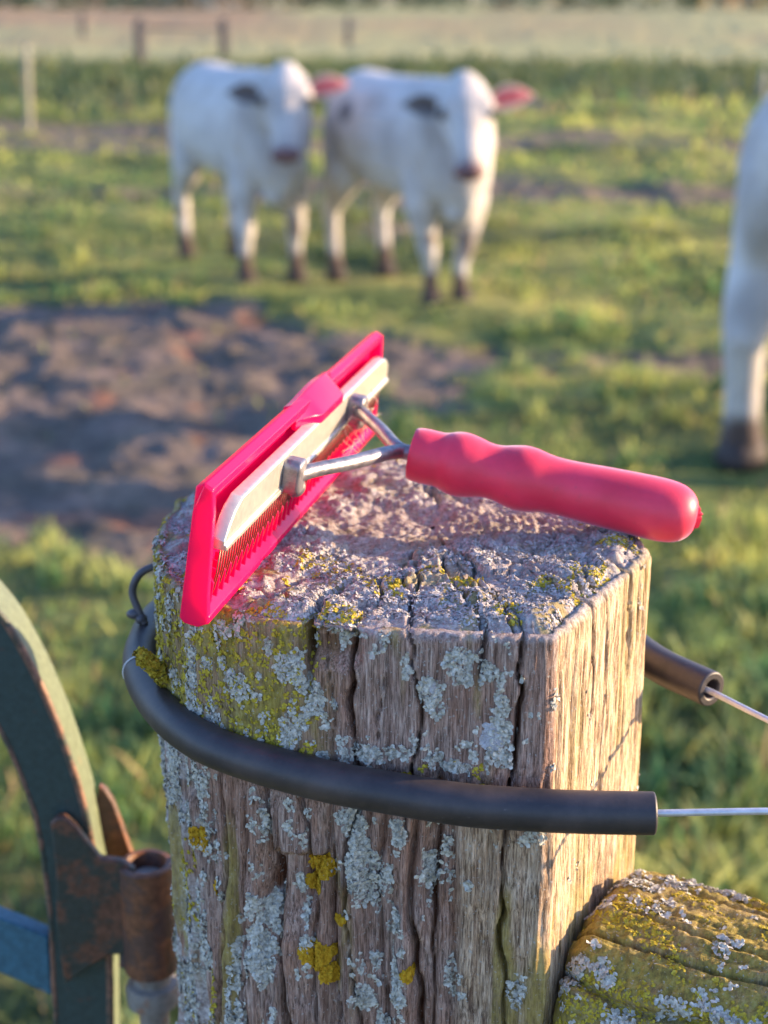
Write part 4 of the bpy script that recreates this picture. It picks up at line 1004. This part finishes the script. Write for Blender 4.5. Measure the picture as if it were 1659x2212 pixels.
# ------------------------------------------------------------------ the red comb
def build_comb():
    O = np.array((-.0458, .6975, TOP + .0026))
    Lx = nrm((.0635, .275, 0)); Hx = np.array((Lx[1], -Lx[0], 0)); tl = R(9.3)
    A = Hx * math.cos(tl) + np.array((0, 0, -math.sin(tl))); U = np.cross(Lx, A); U = U if U[2] > 0 else -U
    M = lambda l, u, a: O + Lx * l + U * u + A * a - np.array(ORG)
    ORG = O.copy()
    root = empty('grooming_comb', tuple(O)); tag(root, 'red plastic cattle comb with aluminium bar and red grip, lying on the post top', 'comb')
    def box(l0, l1, u0, u1, a0, a1):
        V = [M(l, u, a) for l in (l0, l1) for u in (u0, u1) for a in (a0, a1)]
        F = [[0, 1, 3, 2], [4, 6, 7, 5], [0, 4, 5, 1], [2, 3, 7, 6], [0, 2, 6, 4], [1, 5, 7, 3]]
        return np.array(V), F
    def ext(poly, l0, l1):           # poly in (a,u) extruded along length
        return prism(poly, l0, l1, lambda a, u, l: M(l, u, a))
    h = .141
    # --- frame: tray cross-section swept along the length, chamfered near end
    prof = [(-.0022, .002), (-.0005, -.0015), (.0055, -.002), (.0098, .0002), (.0098, .0032), (.0012, .0092), (.0002, .0480), (.0040, .0505), (.0052, .0525), (.0048, .0555), (.0010, .0570), (-.0022, .0550)]
    parts = [ext(prof, -h, h)]
    for e in (-1, 1):                # end walls
        wp_ = [(-.0020, .0005), (.0000, -.0014), (.0058, -.0018), (.0096, .0006), (.0082, .012), (.0062, .046), (.0050, .0550), (.0012, .0566), (-.0020, .0450)]
        parts.append(ext(wp_, e * h - .0022 * (e > 0) * 0 - (.0030 if e > 0 else .0010), e * h + (.0010 if e > 0 else .0030)))
    V, F = join(parts)
    fr = mesh('comb_frame', V, F, PLAST, root, sharp=25); bevel(fr, .0006, 2, 25)
    # --- catch over the bar at mid length
    cp = []; n = 26
    Vc = []; Fc = []
    ls = np.linspace(-.024, .042, n)
    for i, l in enumerate(ls):
        t = (l + .024) / .066
        arch = math.sin(math.pi * min(1, max(0, t))) ** .5
        reach = .0150 if 0.0 < t < 1 else .0150
        front = .0045 + .0075 * min(1, (t * 3.2) ** 1.6) if t < .32 else .0115
        if t > .88: front = .012 - .006 * ((t - .88) / .12)
        zt = .0572 - .0010 * math.cos(t * 5)
        secs = [(-.0024, .052), (-.0026, zt - .0005), (.0010, zt + .0010), (front * .55, zt - .0030), (front, .0500), (front - .0002, .0457), (front - .0022, .0462), (front * .5, zt - .0065), (.001, .053)]
        Vc += [M(l, u, a) for a, u in secs]
    m_ = 9
    for i in range(n - 1):
        for j in range(m_):
            k = (j + 1) % m_; Fc.append([i * m_ + j, i * m_ + k, (i + 1) * m_ + k, (i + 1) * m_ + j])
    Fc += [list(range(m_))[::-1], list(range((n - 1) * m_, n * m_))]
    ct = mesh('catch', np.array(Vc), Fc, PLAST, root, sharp=30); bevel(ct, .0004, 2, 30)
    # --- ribs of the guard
    ribs = []
    for i in range(38):
        l = -h + .006 + i * (2 * h - .012) / 37
        ribs.append(prism([(.0002, .0080), (.0078, .0065), (.0080, .0150), (.0062, .0178), (.0002, .0190)], l - .0005, l + .0005, lambda a, u, q: M(q, u, a)))
    V, F = join(ribs); mesh('guard_ribs', V, F, PLAST, fr, smooth=False)
    # --- aluminium bar
    b0, b1 = -h + .0045, h + .001
    u0, u1, a0, a1 = .0298, .0466, .0052, .0106
    def barsec(l, s, du=0): return [M(l, u0, a0), M(l, u0 + .0035, a1 - .0006), M(l, u0 + .0035, a1), M(l, u1 - .001, a1), M(l, u1, a1 - .001), M(l, u1, a0)]
    secs = []
    # ends: top corner cut away obliquely
    for l, cut, off in ((b0, .0125, .0015), (b0 + .004, .008, 0), (b0 + .010, .003, 0), (b0 + .018, 0, 0), (0, 0, 0), (b1 - .02, 0, 0), (b1 - .008, .002, 0), (b1 - .002, .0055, 0), (b1, .010, 0)):
        uu = u1 - cut
        secs.append([M(l, u0, a0), M(l, u0, a1 + .0012), M(l, u0 + .0022, a1 + .0012), M(l, u0 + .0026, a1), M(l, uu - .0006, a1), M(l, uu, a1 - .0012), M(l, uu + .0004, a0)])
    V = np.array(sum(secs, [])); k = 7; F = [list(range(k))[::-1], list(range((len(secs) - 1) * k, len(secs) * k))]
    for i in range(len(secs) - 1):
        for j in range(k): q = (j + 1) % k; F.append([i * k + j, i * k + q, (i + 1) * k + q, (i + 1) * k + j])
    bar = mesh('bar', V, F, ALUM, root, sharp=20); bevel(bar, .0004, 2, 30)
    # --- teeth
    first = None; nT = 76
    for i in range(nT):
        l = b0 + .004 + i * (b1 - b0 - .008) / (nT - 1)
        if first is None:
            V, F = tube([M(0, .0295, .0082) - M(0, 0, 0), M(0, .018, .0078) - M(0, 0, 0), M(0, .010, .0066) - M(0, 0, 0), M(0, .0062, .0058) - M(0, 0, 0)], [.00034, .00032, .00028, .00012], 6)
            t0 = mesh('tooth', V, F, TOOTH, root); t0.location = M(l, 0, 0); first = t0
        else:
            t1 = first.copy(); C.objects.link(t1); t1.parent = root; t1.location = M(l, 0, 0)
    # --- fork arms from the two lugs to the grip
    Aax = lambda s: M(.0035, .0360, .0) + A * s
    # lug positions
    L1, L2 = -.056, .056
    join_pt = M(.004, .0385, .062)
    for l, sg in ((L1, -1), (L2, 1)):
        p0 = M(l, .0355, .0135); p1 = M(l + (.004 - l) * .10, .0375, .0180)
        P = catmull([p0, p1, M(l + (.004 - l) * .5, .0382, .0325), M(.004 + .0025 * sg, .0385, .0470), M(.004 + .0015 * sg, .0385, .058)], 40)
        rr_ = np.interp(np.linspace(0, 1, 40), [0, .1, .3, .8, 1], [.0046, .0040, .0033, .0034, .0040])
        V, F = tube(P, rr_, 20); arm = mesh('arm', V, F, STEEL, root)
        lg = prism([(-.0085, -.0040), (-.0065, -.0068), (-.0030, -.0080), (.0040, -.0080), (.0070, -.0062), (.0085, -.0030), (.0085, .0040), (.0060, .0075), (-.0060, .0078), (-.0085, .0055)],   .0100, .0185, lambda a, b, d: M(l + a * .70, .0370 + b, d))
        lu = mesh('lug', *lg, STEEL, arm, sharp=30); bevel(lu, .0016, 3, 30)
        V, F = lathe([(0, .0046), (.0010, .0048), (.0030, .0044), (.0046, .0032), (.0056, .0014), (.0058, .0002)], 28, axis=nrm(A * 1.0), origin=M(l + .0085, .0290, .0125))
        mesh('rivet', V, F, STEEL, arm)
    V, F = ell(M(.004, .0385, .057), (.0055, .0055, .0055)); mesh('neck', V, F, STEEL, root)
    # --- grip
    s0 = .0540
    G = [(0, .0118), (.002, .0124), (.006, .0127), (.010, .0126), (.014, .0128), (.019, .0144), (.0235, .0149), (.029, .0141), (.035, .0127), (.040, .0127), (.046, .0141), (.0510, .0150), (.0565, .0147), (.063, .0134), (.070, .0129), (.078, .0131), (.090, .0137), (.102, .0141), (.112, .0143), (.119, .0140), (.1245, .0128), (.1285, .0104), (.131, .0070), (.1318, .0030), (.1318, .0004)]
    G = [(a, b) for a, b in catmull(G, 140)]
    grip_dir = nrm(A)
    V, F = lathe([(0.0045, .0004), (.0005, .0110)] + G, 72, axis=grip_dir, origin=M(.004, .0385, s0), closed=False)
    # finger grooves: offset rear, flattened sides
    gp = mesh('grip', V, F, GRIP, root)
    fl = []
    g = np.random.default_rng(3); e = M(.004, .0385, s0) + grip_dir * .1295; side = nrm(np.cross(grip_dir, (0, 0, 1))); upv = np.cross(side, grip_dir)
    Vn = []; n = 22
    for i in range(n):
        t = -1 + 2 * i / (n - 1); c = e + upv * t * -.0098 * 1.0 + grip_dir * (.0024 - .0075 * t * t); o_ = .0016 + .0016 * g.uniform(0, 1)
        Vn += [c - side * .0012, c + grip_dir * o_ - side * .0003, c + grip_dir * o_ + side * .0003, c + side * .0012]
    Fn = [[i * 4 + j, (i + 1) * 4 + j, (i + 1) * 4 + (j + 1), i * 4 + j + 1] for i in range(n - 1) for j in range(3)]
    mesh('mould_seam', np.array(Vn), Fn, GRIP, gp, smooth=False)
    # cattle hairs caught on the far lug and the bar
    hs = []; g = np.random.default_rng(8)
    for i in range(26):
        near = i > 17
        c = M(L2 + g.normal(0, .004) - (.020 if near else 0), .036 + g.normal(0, .005) - (.008 if near else 0), .0185 + g.uniform(0, .003))
        d1 = M(*g.normal(0, 1, 3)) - M(0, 0, 0); d1 = nrm(d1) * g.uniform(.004, .010); d2 = nrm(M(*g.normal(0, 1, 3)) - M(0, 0, 0)) * g.uniform(.003, .008)
        hs.append(tube(catmull([c - d1, c + d2 * .3, c + d1 * .6 + d2 * .6, c + d1 + d2 * .2], 14), .00013, 5))
    V, F = join(hs); tag(mesh('caught_hair', V, F, mat_simple('pale_hair', (.62, .5, .36), .5, 0, 50, .1, 0), root), kind='stuff')
build_comb()
